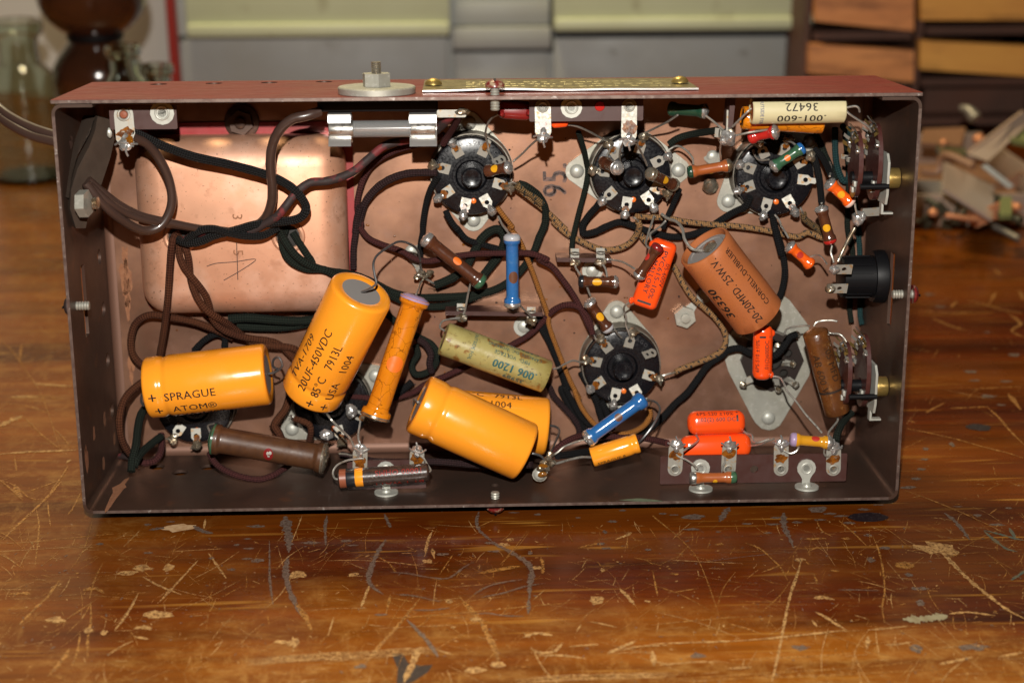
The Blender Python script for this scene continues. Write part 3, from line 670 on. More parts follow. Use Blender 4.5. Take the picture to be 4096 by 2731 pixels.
# bottom middle
w6 = 49.0; p0 = at('J',618,935,w6); p1 = at('J',1292,1165,w6); p1.y = max(p1.y,-75.6)
t = Thing('terminal_strip', 'small dark terminal strip behind the colour-banded resistor on the bottom wall', 'terminal strip', (p0+p1)/2, STRIPS)
slab(t, p0, p1); 
for x, y in ((730,830),(1215,840)): face_lug(t, at('J',x-5,1050,w6+1.25), at('J',x,y,w6+3), 5.6)
mount_lug(t, at('J',948,1020,w6+1.3), 3.7, V((0,-76.2,52.5)))
# top middle
w2 = 46.3; p0 = at('B',1745,500,w2); p1 = at('C',792,386,w2); p1.y = at('B',1745,607,w2).y
t = Thing('terminal_strip', 'terminal strip hanging under the top edge to the right of the fuse, with white eyelet', 'terminal strip', (p0+p1)/2, STRIPS)
p0.y += 4.5; wl = w2+1.25; slab(t, p0, p1, 1.2, [(at('B',1860,488,wl),1.3),(at('B',2105,487,wl),1.4),(at('C',677,268,wl),1.3)])
face_lug(t, at('B',1860,488,wl), at('B',1865,745,wl+2), 5.9); face_lug(t, at('C',677,268,wl), at('C',672,560,wl+2), 5.7)
mount_lug(t, at('B',2105,487,wl), 4.0, None, up=True)
g = G(); q = at('C',425,265,wl); g.lathe(q, q+W_, [(0,1.9),(.4,1.7),(.5,0)], 16); t.part('rivet', g, MT['bright_red'])
# top left
w1 = 47.5; p0 = at('A',733,690,w1); p1 = at('A',1195,862,w1); p0.y = 73.5
t = Thing('terminal_strip', 'short terminal strip in the top left corner with one soldered lug and a pale eyelet', 'terminal strip', (p0+p1)/2, STRIPS)
slab(t, p0, p1, 1.2, [(at('A',1090,755,w1+1.3),1.5)]); lg = face_lug(t, at('A',832,770,w1+1.25), at('A',850,970,w1+4), 7.0, sold='s')
g = G(); q = at('A',830,768,w1+1.9); g.lathe(q, q+W_, [(0,1.5),(.4,1.2),(.5,0)], 14); t.part('rivet', g, MT['band_brown'], lg)
g = G(); g.blob(at('A',870,940,w1+5), (1.4,1.8,1.1), 9, .3); t.part('flux', g, MT['flux'], lg)
mount_lug(t, at('A',1090,755,w1+1.3), 4.4, None, up=True)
# edge-on strips
def edge_strip(label, p0, p1, w0, w1, lugs, foot=None, th=1.7):
    p0, p1 = V(p0), V(p1); X = (p1-p0); L = X.length; X.normalize(); Y = W_.cross(X); c = (p0+p1)/2
    t = Thing('terminal_strip', label, 'terminal strip', V((c.x,c.y,w0)), STRIPS)
    g = G(); g.box(V((c.x,c.y,(w0+w1)/2)), (L,th,w1-w0), (X,Y,W_)); t.part('phenolic_strip', g, MT['phenolic'])
    for cx, s in lugs:
        cx = V(cx); g = G(); g.plate([(-1.7,-5),(1.7,-5),(1.7,0),(.9,1.6),(-.9,1.6),(-1.7,0)], [circ(0,-.2,.7,10)], .5, cx, X, (Y*s*.85+W_*.5).normalized()); lg = t.part('lug', g, MT['tin_plate'])
        g = G(); g.blob(cx+Y*s*.8+W_*.7, (2.3,1.7,1.5), 12, .35, (X,Y,W_)); g.blob(cx+X*1.2+Y*s*.3+W_*.4, (1.3,1.0,1.3), 8, .3, (X,Y,W_)); t.part('solder_joint', g, MT['old_solder'], lg)
        g = G(); torus(g, cx-Y*s*3.0+W_*.1, Y*s, 1.6, .3, 14); t.part('eyelet', g, MT['tin_plate'], lg)
    if foot is not None:
        f = V(foot); g = G(); g.plate(circ(0,0,4.3,22), [], .8, V((f.x,f.y,.65)), U_, V_); g.lathe(V((f.x,f.y,1.4)), V((f.x,f.y,5)), [(0,2.7),(.7,2.5),(1.3,1.6),(1.4,0)], 18); t.part('mounting_foot', g, MT['white_lug'])
edge_strip('terminal strip seen edge-on in the middle, under the brown and the blue dogbone resistors', at('F',1455,740,14), at('F',2285,750,14), 5, 16, [(at('F',1590,770,16),-1),(at('F',2190,800,16),-1)], at('F',2128,862,1))
edge_strip('short terminal strip seen edge-on above the small yellow-dotted brown resistors', at('G',483,285,14), at('G',948,292,14), 6, 16, [(at('G',640,300,16),-1),(at('G',860,295,16),-1)], at('G',790,385,1))
e0, e1 = at('C',1545,180,42), at('C',1520,440,42)
edge_strip('upright terminal strip seen edge-on beside the cream paper capacitor', e0, e1, 36, 47, [(at('C',1520,500,46),1)], None, 1.9)
g = G(); g.box(at('C',1512,400,47.4), (.6,9,1.6)); single('lug_strip', g, MT['tin_plate'], 'bright narrow metal lug along the upright terminal strip at the top', 'lug')
# ground lugs
def ground_lug(label, c, tip, r=3.2, nut=False):
    c, tip = V(c), V(tip); t = Thing('ground_lug', label, 'solder lug', c); X = (tip-c); L = X.length; X.normalize(); Y = W_.cross(X).normalized()
    P = [(r*math.cos(math.radians(60+30*i)), r*math.sin(math.radians(60+30*i))) for i in range(9)]+[(L*.6,-1.3),(L,-1.2),(L+.5,0),(L,1.2),(L*.6,1.3)]
    g = G(); g.plate(P, [], .6, c, X, Y); t.part('tongue', g, MT['white_lug' if nut else 'tin_plate'])
    g = G()
    if nut: hexnut(g, c+W_*.7, W_, 4.6, 3.0, 0); t.part('nut', g, MT['zinc']); g = G(); thread(g, c+W_*3, c+W_*5.6, 1.9); t.part('stud', g, MT['zinc'])
    else: g.lathe(c+W_*.6, c+W_*2, [(0,2.5),(.6,2.3),(1.2,1.4),(1.3,0)], 18); t.part('rivet', g, MT['white_lug'])
    return t
t = ground_lug('solder lug with a twisted joint of bare wires, below the long maroon wire', at('F',1165,215,.7), at('F',1255,425,10), 3.4)
g = G()
for i in range(6): g.blob(at('F',1215+i*22,440-(i%3)*18,11+i%2), (1.5,1.2,1.2), 8, .4)
t.part('solder_joint', g, MT['old_solder'])
ground_lug('hex nut on a stud holding a pale lug, at the right of the lower socket', at('G',1572,770,.7), at('G',1725,600,.9), 3.0, True)
ground_lug('rivet with a bent solder lug between the two right octal sockets', at('C',1388,690,.7), at('C',1470,840,6), 3.6)
t = ground_lug('amber-stained solder lug on the bottom wall at the right of the orange capacitors', at('K',340,1055,50), at('K',420,905,51), 3.0)
g = G()
for i, (x, y) in enumerate(((350,1010),(380,960),(410,930),(440,960),(390,1000),(430,890))): g.blob(at('K',x,y,52), (1.7,1.5,1.2), 9, .4)
t.part('solder_joint', g, MT['old_solder'])
g = G(); g.blob(at('K',370,985,53), (1.8,1.0,.9), 9, .2); g.blob(at('K',365,1055,53), (1.9,1.2,.9), 9, .3); t.part('flux', g, MT['flux'])
q = at('C',1370,930,1); t = Thing('ground_lug', 'tarnished solder blob on a stub between the two right octal sockets', 'solder lug', q); g = G(); g.lathe(at('C',1370,975,.6), at('C',1370,900,8), [(0,2.2),(3,3.3),(6,2.6),(8,.8),(8.4,0)], 16, jit=.25); t.part('solder_joint', g, MT['old_solder'])
t = Thing('rivet', 'flat pale rivet on the panel at the end of the hex nut lug', 'rivet', at('G',1745,600,1)); g = G(); q = at('G',1745,600,1.4); g.lathe(q, q+W_, [(0,3.2),(.7,3.0),(1.3,2),(1.4,0)], 20); t.part('rivet_head', g, MT['white_lug'])

# ------------------------------------------------------------------ fuse holder and fuse
f0, f1 = at('B',30,675,43), at('B',950,678,43)
t = Thing('fuse_holder', 'black fuse holder with two shiny spring clips under the top edge', 'fuse holder', (f0+f1)/2)
g = G(); p0 = at('B',-60,470,40); p1 = at('B',965,530,40); g.rbox((p0+p1)/2+V((0,2.6,-4)), (p1.x-p0.x, 6.5, 16), .6); t.part('base', g, MT['black_plastic'])
for xa, xb in ((28,222),(722,955)):
    a, b = at('B',xa,675,43), at('B',xb,678,43); Lc = b.x-a.x; g = G(); prof = []
    for i in range(22):
        th = math.radians(150-300*i/21); prof.append((4.05*math.cos(th+math.pi/2)*1.0, 4.05*math.sin(th+math.pi/2)))
    yz = [(6.2,-1.5),(5.6,2.6),(4.2,3.2)]+[(3.9*math.cos(x), 3.9*math.sin(x)+.2) for x in [math.radians(52-104*i/10) for i in range(11)]]+[(-4.4,3.3),(-6.0,4.4)]
    def sheet(sg, ofs):
        vs = []; n = len(yz)
        for x in (a.x, b.x):
            for y, z in yz: vs.append(V((x, (a.y+b.y)/2+y, 41+ofs+sg*(z+.0))))
        return vs, n
    vs, n = sheet(1, 0); vb = [q+W_*-.45 for q in vs]
    g.add(vs+vb, [(i, i+1, n+i+1, n+i) for i in range(n-1)]+[(2*n+n+i, 2*n+n+i+1, 2*n+i+1, 2*n+i) for i in range(n-1)]+[(i+1, i, 2*n+i, 2*n+i+1) for i in range(n-1)]+[(n+i, n+i+1, 3*n+i+1, 3*n+i) for i in range(n-1)]+[(n-1,2*n-1,4*n-1,3*n-1),(0,2*n,3*n,n)])
    vs2, n = sheet(-1, -2); g.add(vs2, [(i, n+i, n+i+1, i+1) for i in range(n-1)])
    t.part('clip', g, MT['aluminium'], sharp=25)
g = G(); q = at('B',1090,540,44); g.plate(rrect(-5.8,-1.4,5.0,1.4,.6,2), [circ(3.2,0,.8,10)], .6, q, U_, V_); tb = t.part('tab', g, MT['tin_plate']); g = G(); g.blob(at('B',1170,525,45.5), (2.6,1.5,1.3), 10, .35); t.part('solder_joint', g, MT['old_solder'], tb)
a, b = f0.copy(), f1.copy(); a.z = b.z = 41.2; a.y = b.y = (f0.y+f1.y)/2
t = Thing('glass_fuse', 'clear glass cartridge fuse held in the two clips', 'fuse', (a+b)/2)
g = G(); g.lathe(a+U_*2, b, [(0,3.15),(b.x-a.x-4,3.15),(b.x-a.x-4,2.5),(0,2.5),(0,3.15)], 28); t.part('glass_tube', g, MT['fuse_glass'])
for x in (a.x, b.x-9.5): g = G(); g.cyl(V((x,a.y,a.z)), V((x+9.3,a.y,a.z)), 3.3, 24, .4); t.part('end_cap', g, MT['bright_steel'])
g = G(); g.tube([V((a.x+8,a.y+.3,a.z)), V((b.x-8,a.y-.3,a.z))], .12, 5); t.part('fuse_wire', g, MT['bare_wire'])

# ------------------------------------------------------------------ strain relief and cord entry
t = Thing('cord_clamp', 'pair of worn fibre plates clamping the brown power cord to the left wall', 'cord clamp', (-150,50,48))
def wallpoly(P, u): return [atu('A',x,y,u) for x, y in P]
def slabpoly(P3, off): 
    g = G(); n = len(P3); g.add([q for q in P3]+[q+off for q in P3], [tuple(range(n)), tuple(range(2*n-1,n-1,-1))]+[(i, n+i, n+(i+1)%n, (i+1)%n) for i in range(n)]); return g
O1 = [at('A',*q) for q in ((585,785,38),(640,783,42),(600,900,46),(520,1040,52),(478,1200,58),(462,1330,62),(440,1320,60),(462,1150,52),(500,1000,46),(545,900,42))]
t.part('fibre_plate', slabpoly(O1[::-1], V((-2.5,0,-5))), MT['fibre'])
O2 = [at('A',*q) for q in ((655,780,43),(735,800,40),(770,930,41),(740,1060,42),(680,1240,46),(610,1380,50),(575,1530,54),(510,1530,57),(470,1400,61),(478,1270,60),(520,1130,55),(600,980,50),(640,870,46))]
t.part('fibre_plate', slabpoly(O2[::-1], V((-3,0,-6))), MT['fibre'])
g = G(); q = at('A',560,1365,62); ax = V((1,.05,.16)).normalized(); hexnut(g, q-ax*1.5, ax, 5.0, 3.4); t.part('bolt_head', g, MT['zinc'])
g = G(); thread(g, q+ax*3.5, q+ax*5.6, 2.2); t.part('bolt_end', g, MT['old_solder'])
g = G(); q = at('A',735,890,44); g.blob(q, (1.0,2.0,1.0), 10, .1); t.part('rivet', g, MT['white_lug'])

# ------------------------------------------------------------------ rotary switches and jack on the right wall
def rotary(label, nutp, cr, y_mid, wafers, platex, tabs, seed):
    rnd = random.Random(seed); t = Thing('rotary_switch', label, 'rotary switch', nutp, 'rotary switches on the right wall')
    c = V(nutp)
    g = G(); g.cyl(V((148.4,c.y,c.z)), V((153.7,c.y,c.z)), 3.9, 28, .3); t.part('nut', g, MT['brass'])
    g = G(); g.plate([(-6,-9),(6,-9),(7.5,-5),(7.5,7),(5,10),(-5,10),(-7.5,7),(-7.5,-5)], [circ(-3.5,-1,.8,8),circ(-3.5,3,.8,8)], .9, V((148.2,c.y,c.z)), W_, V_); t.part('mounting_plate', g, MT['white_lug'])
    g = G(); g.plate([(-1.5,-13.5),(1.5,-13.5),(1.5,-9),(-1.5,-9)], [], .8, V((148.2,c.y,c.z)), W_, V_); g.box((150.0,c.y-13.2,c.z),(4,.7,2.6)); t.part('locating_tab', g, MT['white_lug'])
    for k, (u, ra, rb, dy) in enumerate(wafers):
        o = V((u,c.y+dy,c.z-2)); out = circ(0,0,ra,32,rb)
        g = G(); g.plate(out, [circ(0,-dy,3.0,16)], 1.7, o, W_, V_); wf = t.part('wafer', g, MT['wafer_phenolic'])
        for i in range(9):
            a = math.radians(35+i*17+rnd.uniform(-4,4)); rx, ry = ra*.92, rb*.92
            p = o+W_*rx*math.cos(a)+V_*ry*math.sin(a); R_ = (W_*math.cos(a)+V_*math.sin(a))
            g = G(); P = [p-U_*1.9-R_*2.5, p-U_*2.6-R_*.5, p-U_*1.4+R_*1.2, p-U_*2.6+R_*2.6, p-U_*3.6+R_*4.0]; T_ = U_.cross(R_).normalized()
            vs = []; PP = spline(P, 3)
            for q in PP: vs += [q-T_*.9, q+T_*.9]
            g.add(vs, [(2*j, 2*j+1, 2*j+3, 2*j+2) for j in range(len(PP)-1)]); sp = t.part('contact_spring', g, MT['brass' if i%2 else 'tin_plate'], wf)
            if i % 2 == 0: g = G(); g.blob(p-U_*2.1, (1.0,1.1,1.1), 8, .1); t.part('rivet', g, MT['bright_steel'], wf)
        for j in range(2):
            g = G(); g.rbox(o-U_*2.2+V((0,-dy+(-1.5+j*-2.6),5-j*3)), (1.0,2.2,2.8), .25); t.part('white_tab', g, MT['white_lug'], wf)
    g = G(); g.cyl(V((wafers[-1][0]-2.5,c.y,c.z-2)), V((148.2,c.y,c.z-2)), 2.4, 16); t.part('spindle', g, MT['black_plastic'])
    for s in (-1, 1): g = G(); g.cyl(V((wafers[-1][0]-1,c.y-2,c.z-2+s*9)), V((148.2,c.y-2,c.z-2+s*9)), 1.1, 12); t.part('spacer', g, MT['black_plastic'])
    return t
rotary('rotary switch with brown wafers and springy contacts, upper one on the right wall', V((151,43.6,46)), 'D', 0, [(145.5,9.5,14.5,6),(138.5,8.5,12.5,5)], 0, 0, 1)
rotary('rotary switch with brown wafers and springy contacts, lower one beside the amber wax capacitor', V((151,-38.0,46)), 'H', 0, [(145.5,9.5,14.5,6),(138.5,8.5,12.5,5)], 0, 0, 2)
jy, jz = 3.0, 33.5
t = Thing('socket_jack', 'round black plastic jack with two soldered lugs on the right wall between the rotary switches', 'jack', V((147,jy,jz)))
g = G(); g.lathe(V((136.5,jy,jz)), V((154,jy,jz)), [(0,7.0),(.4,8.0),(12.4,8.2),(12.4,9.8),(14.6,10.4),(16.8,10.4),(17.2,10.0)], 40); t.part('body', g, MT['black_plastic'])
g = G()
for i in range(16):
    a = 2*math.pi*i/16; d = V((0,math.cos(a),math.sin(a))); g.box(V((143,jy,jz))+d*8.15, (9.5,.8,.5), (U_, d.cross(U_), d))
t.part('ribs', g, MT['black_plastic'])
for x, y, s in ((1040,362,'solder'),(1000,525,'old_solder')):
    q = atu('H',x,y,135.5); g = G(); g.plate([(-5.5,-1.9),(1.5,-2.1),(1.5,2.1),(-5.5,1.9)], [circ(-1.6,.2,.95,12)], .6, q+V((0,0,2)), U_, (V_*.9+W_*.4).normalized()); lg = t.part('lug', g, MT['tin_plate'])
    g = G(); g.blob(q+V((-5.2,0,2.6)), (2.2,1.9,1.8), 12, .2); t.part('solder_joint', g, MT[s], lg)
def path(*a):
    c = None; o = []
    for q in a:
        if isinstance(q, str): c = q
        elif isinstance(q, Vector): o.append(q)
        else: o.append(at(c, *q))
    return o
CAPS = 'capacitors soldered in the chassis'; RES = 'resistors soldered in the chassis'
def leads(t, L, r=.42, m='bare_wire'):
    for l in L:
        mm = m
        if isinstance(l[0], str) and l[0].startswith('='): mm = l[0][1:]; l = l[1:]
        g = G(); g.tube(path(*l), r, 7, 5); t.part('lead', g, MT[mm])
# ------------------------------------------------------------------ round capacitors
def electrolytic(label, p0, p1, r, texts=(), lead=(), groove=.16, body='orange_sleeve', lm='dull_wire', inkm='print_black'):
    p0, p1 = V(p0), V(p1); t = Thing('electrolytic_capacitor', label, 'capacitor', (p0+p1)/2, CAPS); L = (p1-p0).length
    b = min(1.3, r*.13); q = L*groove; d = min(.6, r*.06)
    prof = [(.5,r*.6),(0,r*.68),(0,r-b),(b*.3,r-b*.3),(b,r),(q-2.2*d-1,r),(q-1.5*d-.4,r-d*.35),(q-.4,r-d),(q+.4,r-d),(q+1.5*d+.4,r-d*.35),(q+2.2*d+1,r),(L-b,r),(L-b*.3,r-b*.3),(L,r-b),(L,r*.70),(L-.5,r*.62)]
    g = G(); g.lathe(p0, p1, prof, 56); sl = t.part('sleeve', g, MT[body], sharp=50)
    a = (p1-p0).normalized()
    g = G(); g.cyl(p1-a*1.2, p1-a*.45, r*.64, 36); t.part('end_disc', g, MT['end_grey'])
    g = G(); g.cyl(p0+a*.45, p0+a*1.2, r*.64, 36); t.part('end_disc', g, MT['end_grey'])
    S = Cyl(p0, p1, r)
    for tx in texts:
        s, size, x, y = tx[:4]; kw = tx[4] if len(tx) > 4 else {}
        g = G(); cyl_text(g, S, s, size, x, y, **kw); t.part('print', g, MT[inkm], sl)
    leads(t, lead, .48, lm); return t, S, sl
electrolytic('fat glossy orange capacitor lying level at the lower left, printed SPRAGUE ATOM', at('E',836,1388,33), at('E',1868,1268,33), 12.1,
  [('+',6.2,1.9,-6.4),('SPRAGUE',4.6,8.2,-6.1),('+',6.2,3.2,-12.9),('ATOM®',4.6,10.4,-12.3),('TVA-1709',4.6,9.6,-18.2)],
  [('E',(1868,1268,33),(1930,1250,34),(1985,1200,36),(1960,1130,36),(1915,1140,34),(1905,1200,31),(1950,1230,29)), ('E',(836,1395,33),(790,1440,30),(780,1500,28),(800,1540,26))])
electrolytic('fat orange capacitor tilted up beside the copper transformer, printed 20UF-450VDC', at('F',312,1432,36), at('F',742,560,51), 12.2,
  [('+',6.0,1.7,-9.2),('+',6.0,1.7,-3.3),('USA',4.7,7.4,-9.0,{'sx':.95}),('1004',4.7,20.4,-9.2,{'sx':.95}),('85°C',4.7,7.1,-2.9,{'sx':.95}),('7913L',4.7,21.0,-3.1,{'sx':.95}),('20UF-450VDC',4.8,6.9,2.8,{'sx':.98}),('TVA-1709',4.8,9.0,8.8,{'sx':.98}),('SPRAGUE ATOM',4.6,7,16.4)],
  [('F',(742,570,51.5),(800,545,54),(862,500,55),(850,420,54),(840,330,52),(870,260,48),(960,190,42),(1050,140,36),(1130,150,30),(1210,200,22),(1240,290,16),(1245,360,12),(1265,400,11)),
   ('=bare_wire','J',(430,520,40),(480,590,38),(560,670,42),(640,750,48),(680,830,52),(720,860,52.5),(790,840,52.5))])
electrolytic('plain fat orange capacitor in front at the bottom centre, no print showing', at('J',1222,450,47), at('J',2142,868,47), 11.9, (),
  [('J',(2142,880,47),(2210,880,47),(2270,900,49),(2300,930,51)), ('=bare_wire','J',(1222,440,46),(1190,420,40),(1185,470,32))], .19)
electrolytic('orange capacitor half hidden behind the plain one, printed 7913L and 1004', at('J',1392,565,23), at('J',2326,650,23), 11.7,
  [('°C',4.4,12.5,11.4),('7913L',4.4,21.5,11.3),('1004',4.4,19.6,6.2)],
  [('J',(2330,640,23),(2400,650,26),(2430,690,30),(2395,780,40),(2360,850,48),(2340,900,51))])
electrolytic('small orange capacitor under the lower blue resistor, printed SPRAGUE', at('K',1182,788,44), at('K',782,912,44), 3.95,
  (), [('=bare_wire','K',(782,912,44),(700,910,46),(600,930,48),(490,962,51),(440,965,52)), ('K',(1185,785,44),(1230,740,45),(1300,650,44),(1355,550,40),(1365,480,34),(1320,435,26),(1260,430,20))], .13)
S = Cyl(at('K',782,912,44), at('K',1182,788,44), 3.95); g = G(); cyl_text(g, S, 'SPRAGUE 8', 2.2, 1.6, -4.6)
o = [q for q in bpy.data.objects if q.get('label','').startswith('small orange capacitor')][0]
q = mesh_obj('print', g, MT['print_black'], (at('K',1182,788,44)+at('K',782,912,44))/2); q.parent = o
def paper(label, p0, p1, r, body, texts=(), lead=(), endm='rubber', inkm='print_black', hollow=0, jit=.015, name='paper_capacitor', cone=0):
    p0, p1 = V(p0), V(p1); t = Thing(name, label, 'capacitor', (p0+p1)/2, CAPS); L = (p1-p0).length; a = (p1-p0).normalized()
    g = G(); pr = [(.3,r*.84),(0,r-.4),(.4,r)]+[(L*k/8,r) for k in range(1,8)]+[(L-.4,r),(L,r-.4),(L-.3,r*.84)]
    if hollow: pr = pr[:-1]+[(L,r-1.0),(L-hollow,r-1.1)]
    if cone: pr = [(-cone,.6),(-cone*.6,r*.5)]+pr[1:-1]+[(L+cone*.6,r*.5),(L+cone,.6)]
    g.lathe(p0, p1, pr, 40, jit=jit); b = t.part('paper_tube', g, MT[body], sharp=45)
    for e, s in ((p0,1),(p1,-1)):
        h = hollow if (hollow and s < 0) else .5
        if not cone: g = G(); g.lathe(e+a*s*(h+.02), e+a*s*(h-1), [(0,r*.95),(.3,r*.6),(.35,0)] , 30, jit=.05); t.part('end_seal', g, MT[endm])
    S = Cyl(p0, p1, r)
    for s, size, x, y, kw in texts:
        m = kw.pop('ink', inkm); g = G(); cyl_text(g, S, s, size, x, y, lift=.07+r*jit*.7, **kw); t.part('print', g, MT[m], b)
    leads(t, lead, .42); return t, S, b
paper('stained olive-green waxed paper capacitor with teal print .006 1200 upside down', at('F',2322,1292,27), at('F',1440,965,27), 6.7, 'waxed_green',
  [('.006 1200',4.6,4.6,.4,{'ink':'print_teal','sx':.95,'bold':.035}),('35989',3.4,8.6,5.0,{'ink':'print_teal'}),('MFD   VOLTAGE',2.2,9.0,-3.2,{'ink':'print_teal','sx':.9}),('CAPACITY  D.C. WORKING',2.2,4.5,-6.0,{'ink':'print_teal','sx':.8}),('CAPACITOR',3.0,6.0,-9.6,{'ink':'print_teal'}),('OUTSIDE FOIL',2.0,33,-7.5,{'ink':'print_teal','turn':True,'sx':.9})],
  [('F',(1450,900,27),(1410,870,25),(1430,820,22),(1500,800,19),(1580,790,18)), ('G',(460,1225,27),(500,1215,25),(560,1180,22),(620,1155,20),(680,1165,17),(735,1170,16))], 'amber_wax')
t, S, b = paper('tan cardboard capacitor with an open tube end, printed 36330 upside down', at('G',2205,772,36), at('G',1742,178,42), 10.7, 'tan_paper',
  [('36330',5.6,9.3,7.4,{'sx':1.05,'bold':.03}),('20-20MFD. 25W.V.',4.3,3.0,-.8,{'sx':.92}),('CORNELL-DUBILIER',3.4,6.2,-7.4,{'sx':.92})],
  [], 'rubber', hollow=3.0, name='electrolytic_capacitor')
a = S.a; e = at('G',1742,178,42); g = G(); g.lathe(e-a*2.6, e, [(0,9.2),(.4,9.0),(.5,7.6),(.1,7.2),(.1,0)], 32); t.part('end_cup', g, MT['end_grey'])
g = G(); g.blob(e-a*2.2+V((1,1.5,0)), (3.6,3.0,1.0), 12, .1, (perp(a), a.cross(perp(a)), a)); t.part('plug', g, MT['old_solder'])
leads(t, [('C',(1300,1500,40),(1210,1480,40),(1150,1400,38),(1130,1310,34),(1080,1250,28),(1000,1220,22),(955,1185,19))], .62)
paper('cream paper capacitor under the top edge with upside-down print 36472 and .001-600', at('D',812,400,52), at('D',18,412,52), 4.9, 'cream_paper',
  [('36472',4.3,10.4,-2.6,{'sx':1.1}),('.001-600',3.9,7.4,1.9,{'sx':1.25,'bold':.02}),('MADE IN U.S.A.',2.4,8.0,-6.2,{}),('OUTSIDE FOIL',1.9,31.8,-4.6,{'turn':True,'ink':'print_blue','sx':.85})],
  [('D',(812,388,56),(900,372,56),(935,385,56),(945,420,55)), ('D',(812,392,56),(860,440,56),(950,500,55),(1020,550,54),(1045,590,53)), ('C',(1720,285,55),(1680,320,55),(1610,390,53),(1560,440,50))], 'band_brown', jit=.004)
paper('amber waxed capacitor glimpsed behind the cream one', at('C',1640,360,44), at('C',2330,400,44), 4.4, 'ochre_ceramic', [], [], 'amber_wax', jit=.03)
paper('dark amber waxed paper capacitor standing upright beside the lower rotary switch', at('H',768,905,42), at('L',1603,318,42), 5.0, 'amber_wax',
  [('.05 MFD',4.0,6,1.6,{'ink':'print_faded'}),('AB 600 V',4.0,8,-3.6,{'ink':'print_faded'})],
  [('H',(760,860,42),(780,830,42),(830,815,42),(910,812,43),(960,820,44)), ('L',(1590,350,42),(1605,380,43),(1570,430,45),(1530,480,48),(1520,520,50))], 'amber_wax', jit=.04, cone=1.6)
g = G(); S = Cyl(at('H',768,905,42), at('L',1603,318,42), 5.0); cyl_rect(g, S, 24, 24.8, -6, 6, .2); o = [q for q in bpy.data.objects if q.get('label','').startswith('dark amber')][0]
q = mesh_obj('print_band', g, MT['print_black'], (at('H',768,905,42)+at('L',1603,318,42))/2); q.parent = o
# ------------------------------------------------------------------ dipped film capacitors
def film(label, p0, p1, wd, th, texts, lead, rnd=.9, n=None, lm='bare_wire'):
    """flattened body from p0 to p1, wd across, th deep; text x runs along p0->p1"""
    p0, p1 = V(p0), V(p1); c = (p0+p1)/2; X = (p1-p0); L = X.length; X.normalize()
    nn = (CPOS-c); nn = (nn-X*nn.dot(X)).normalized(); Y = nn.cross(X)
    t = Thing('film_capacitor', label, 'capacitor', c, CAPS)
    g = G(); sh = min(wd, th)*.5*rnd; g.rbox(c, (L, wd, th), sh, (X, Y, nn), 5); b = t.part('dipped_body', g, MT['dipped_orange'], sharp=80)
    for s, size, x, y, kw in texts:
        g = G(); vs, fs = text2d(s, size, kw.get('sx', 1.0), 0, .012)
        def put(qx, qy):
            z = th/2; lim = wd/2-sh
            if abs(qy) > lim: d = abs(qy)-lim; ang = min(d/sh, 1.5); qy = math.copysign(lim+sh*math.sin(ang), qy); z = th/2-sh*(1-math.cos(ang))
            return p0+X*qx+Y*qy+nn*(z+.07)
        vs, fs = cut2d([(q[0]+x, q[1]+y) for q in vs], fs, .6); g.add([put(*q) for q in vs], fs); t.part('print', g, MT['print_black'], b)
    for s in kw_bars.get(label, ()):
        g = G(); P = [(s[0],s[2]),(s[1],s[2]),(s[1],(s[2]+s[3])/2),(s[1],s[3]),(s[0],s[3]),(s[0],(s[2]+s[3])/2)]; g.add([put(*q) for q in P], [(0,1,2,5),(5,2,3,4)]); t.part('print_bar', g, MT['print_black'], b)
    for l in lead:
        q = path(*l)[0]; g = G(); d = (q-c); g.blob(q-d*.06, (1.5,1.1,1.2), 10, .15, (X,Y,nn)); t.part('lead_root', g, MT['dipped_orange'], b)
    leads(t, lead, .42, lm); return t
LM = 'orange dipped capacitor on end in the middle, printed MALLORY, a brown resistor across it'
LV = 'small orange dipped capacitor standing over the wafer socket, printed 6PS-S10'
LH = 'orange dipped capacitor lying above another at the bottom right, printed 6PS-S20'
kw_bars = {LM: [(25.2,26.1,-3.0,2.6)], LV: [(17.8,18.6,-3.2,1.2)], LH: [(18.9,19.7,.2,4.2)]}
film(LM, at('G',1418,128,24), at('G',1222,698,24), 10.2, 6.0, [('MALLORY',2.9,8.0,-2.2,{'sx':1.05}),('PVC615-10%',2.8,3.4,.5,{'sx':1.3}),('.05-600V',2.6,7.4,3.0,{'sx':1.05})],
  [('C',(870,1420,24),(855,1370,23),(870,1340,21),(930,1300,18),(990,1240,16),(985,1200,17)), ('G',(1110,655,24),(1065,690,22),(1060,730,19),(1080,790,18),(1075,850,17),(1100,910,17),(1110,960,16))], .8)
film(LV, at('H',315,1318,33), at('H',325,846,33), 7.6, 6.0, [('6PS-S10 ±10%',2.35,3.8,1.1,{'sx':.93}),('.01(2)600DC',2.35,4.6,-2.6,{'sx':.93})],
  [('H',(410,910,33),(455,918,32),(500,935,30),(530,885,28),(600,865,27),(700,855,28),(720,860,29)), ('L',(1040,5,33),(1110,20,35),(1145,70,38),(1170,130,40),(1240,210,43),(1330,330,47),(1420,430,50),(1470,490,51.5))], 1.0)
film(LH, at('L',318,405,40), at('L',812,392,40), 9.4, 7.5, [('6PS-S20 ±10%',2.3,3.2,2.7,{'sx':1.05}),('.02(2) 600 DC',2.3,4.2,.3,{'sx':1.02})],
  [('L',(390,490,40),(400,520,42),(415,550,45),(370,590,49),(320,620,51.5),(270,650,52.5),(220,645,53)), ('L',(790,470,40),(830,495,42),(870,510,44),(885,560,46),(930,570,48),(1020,540,49))], .95)
film('orange dipped capacitor half hidden behind the bottom right terminal strip', at('L',255,618,41), at('L',862,590,41), 9.6, 7.5, [], [('L',(858,600,42),(940,590,46),(1000,560,49),(1060,540,51))], .95)
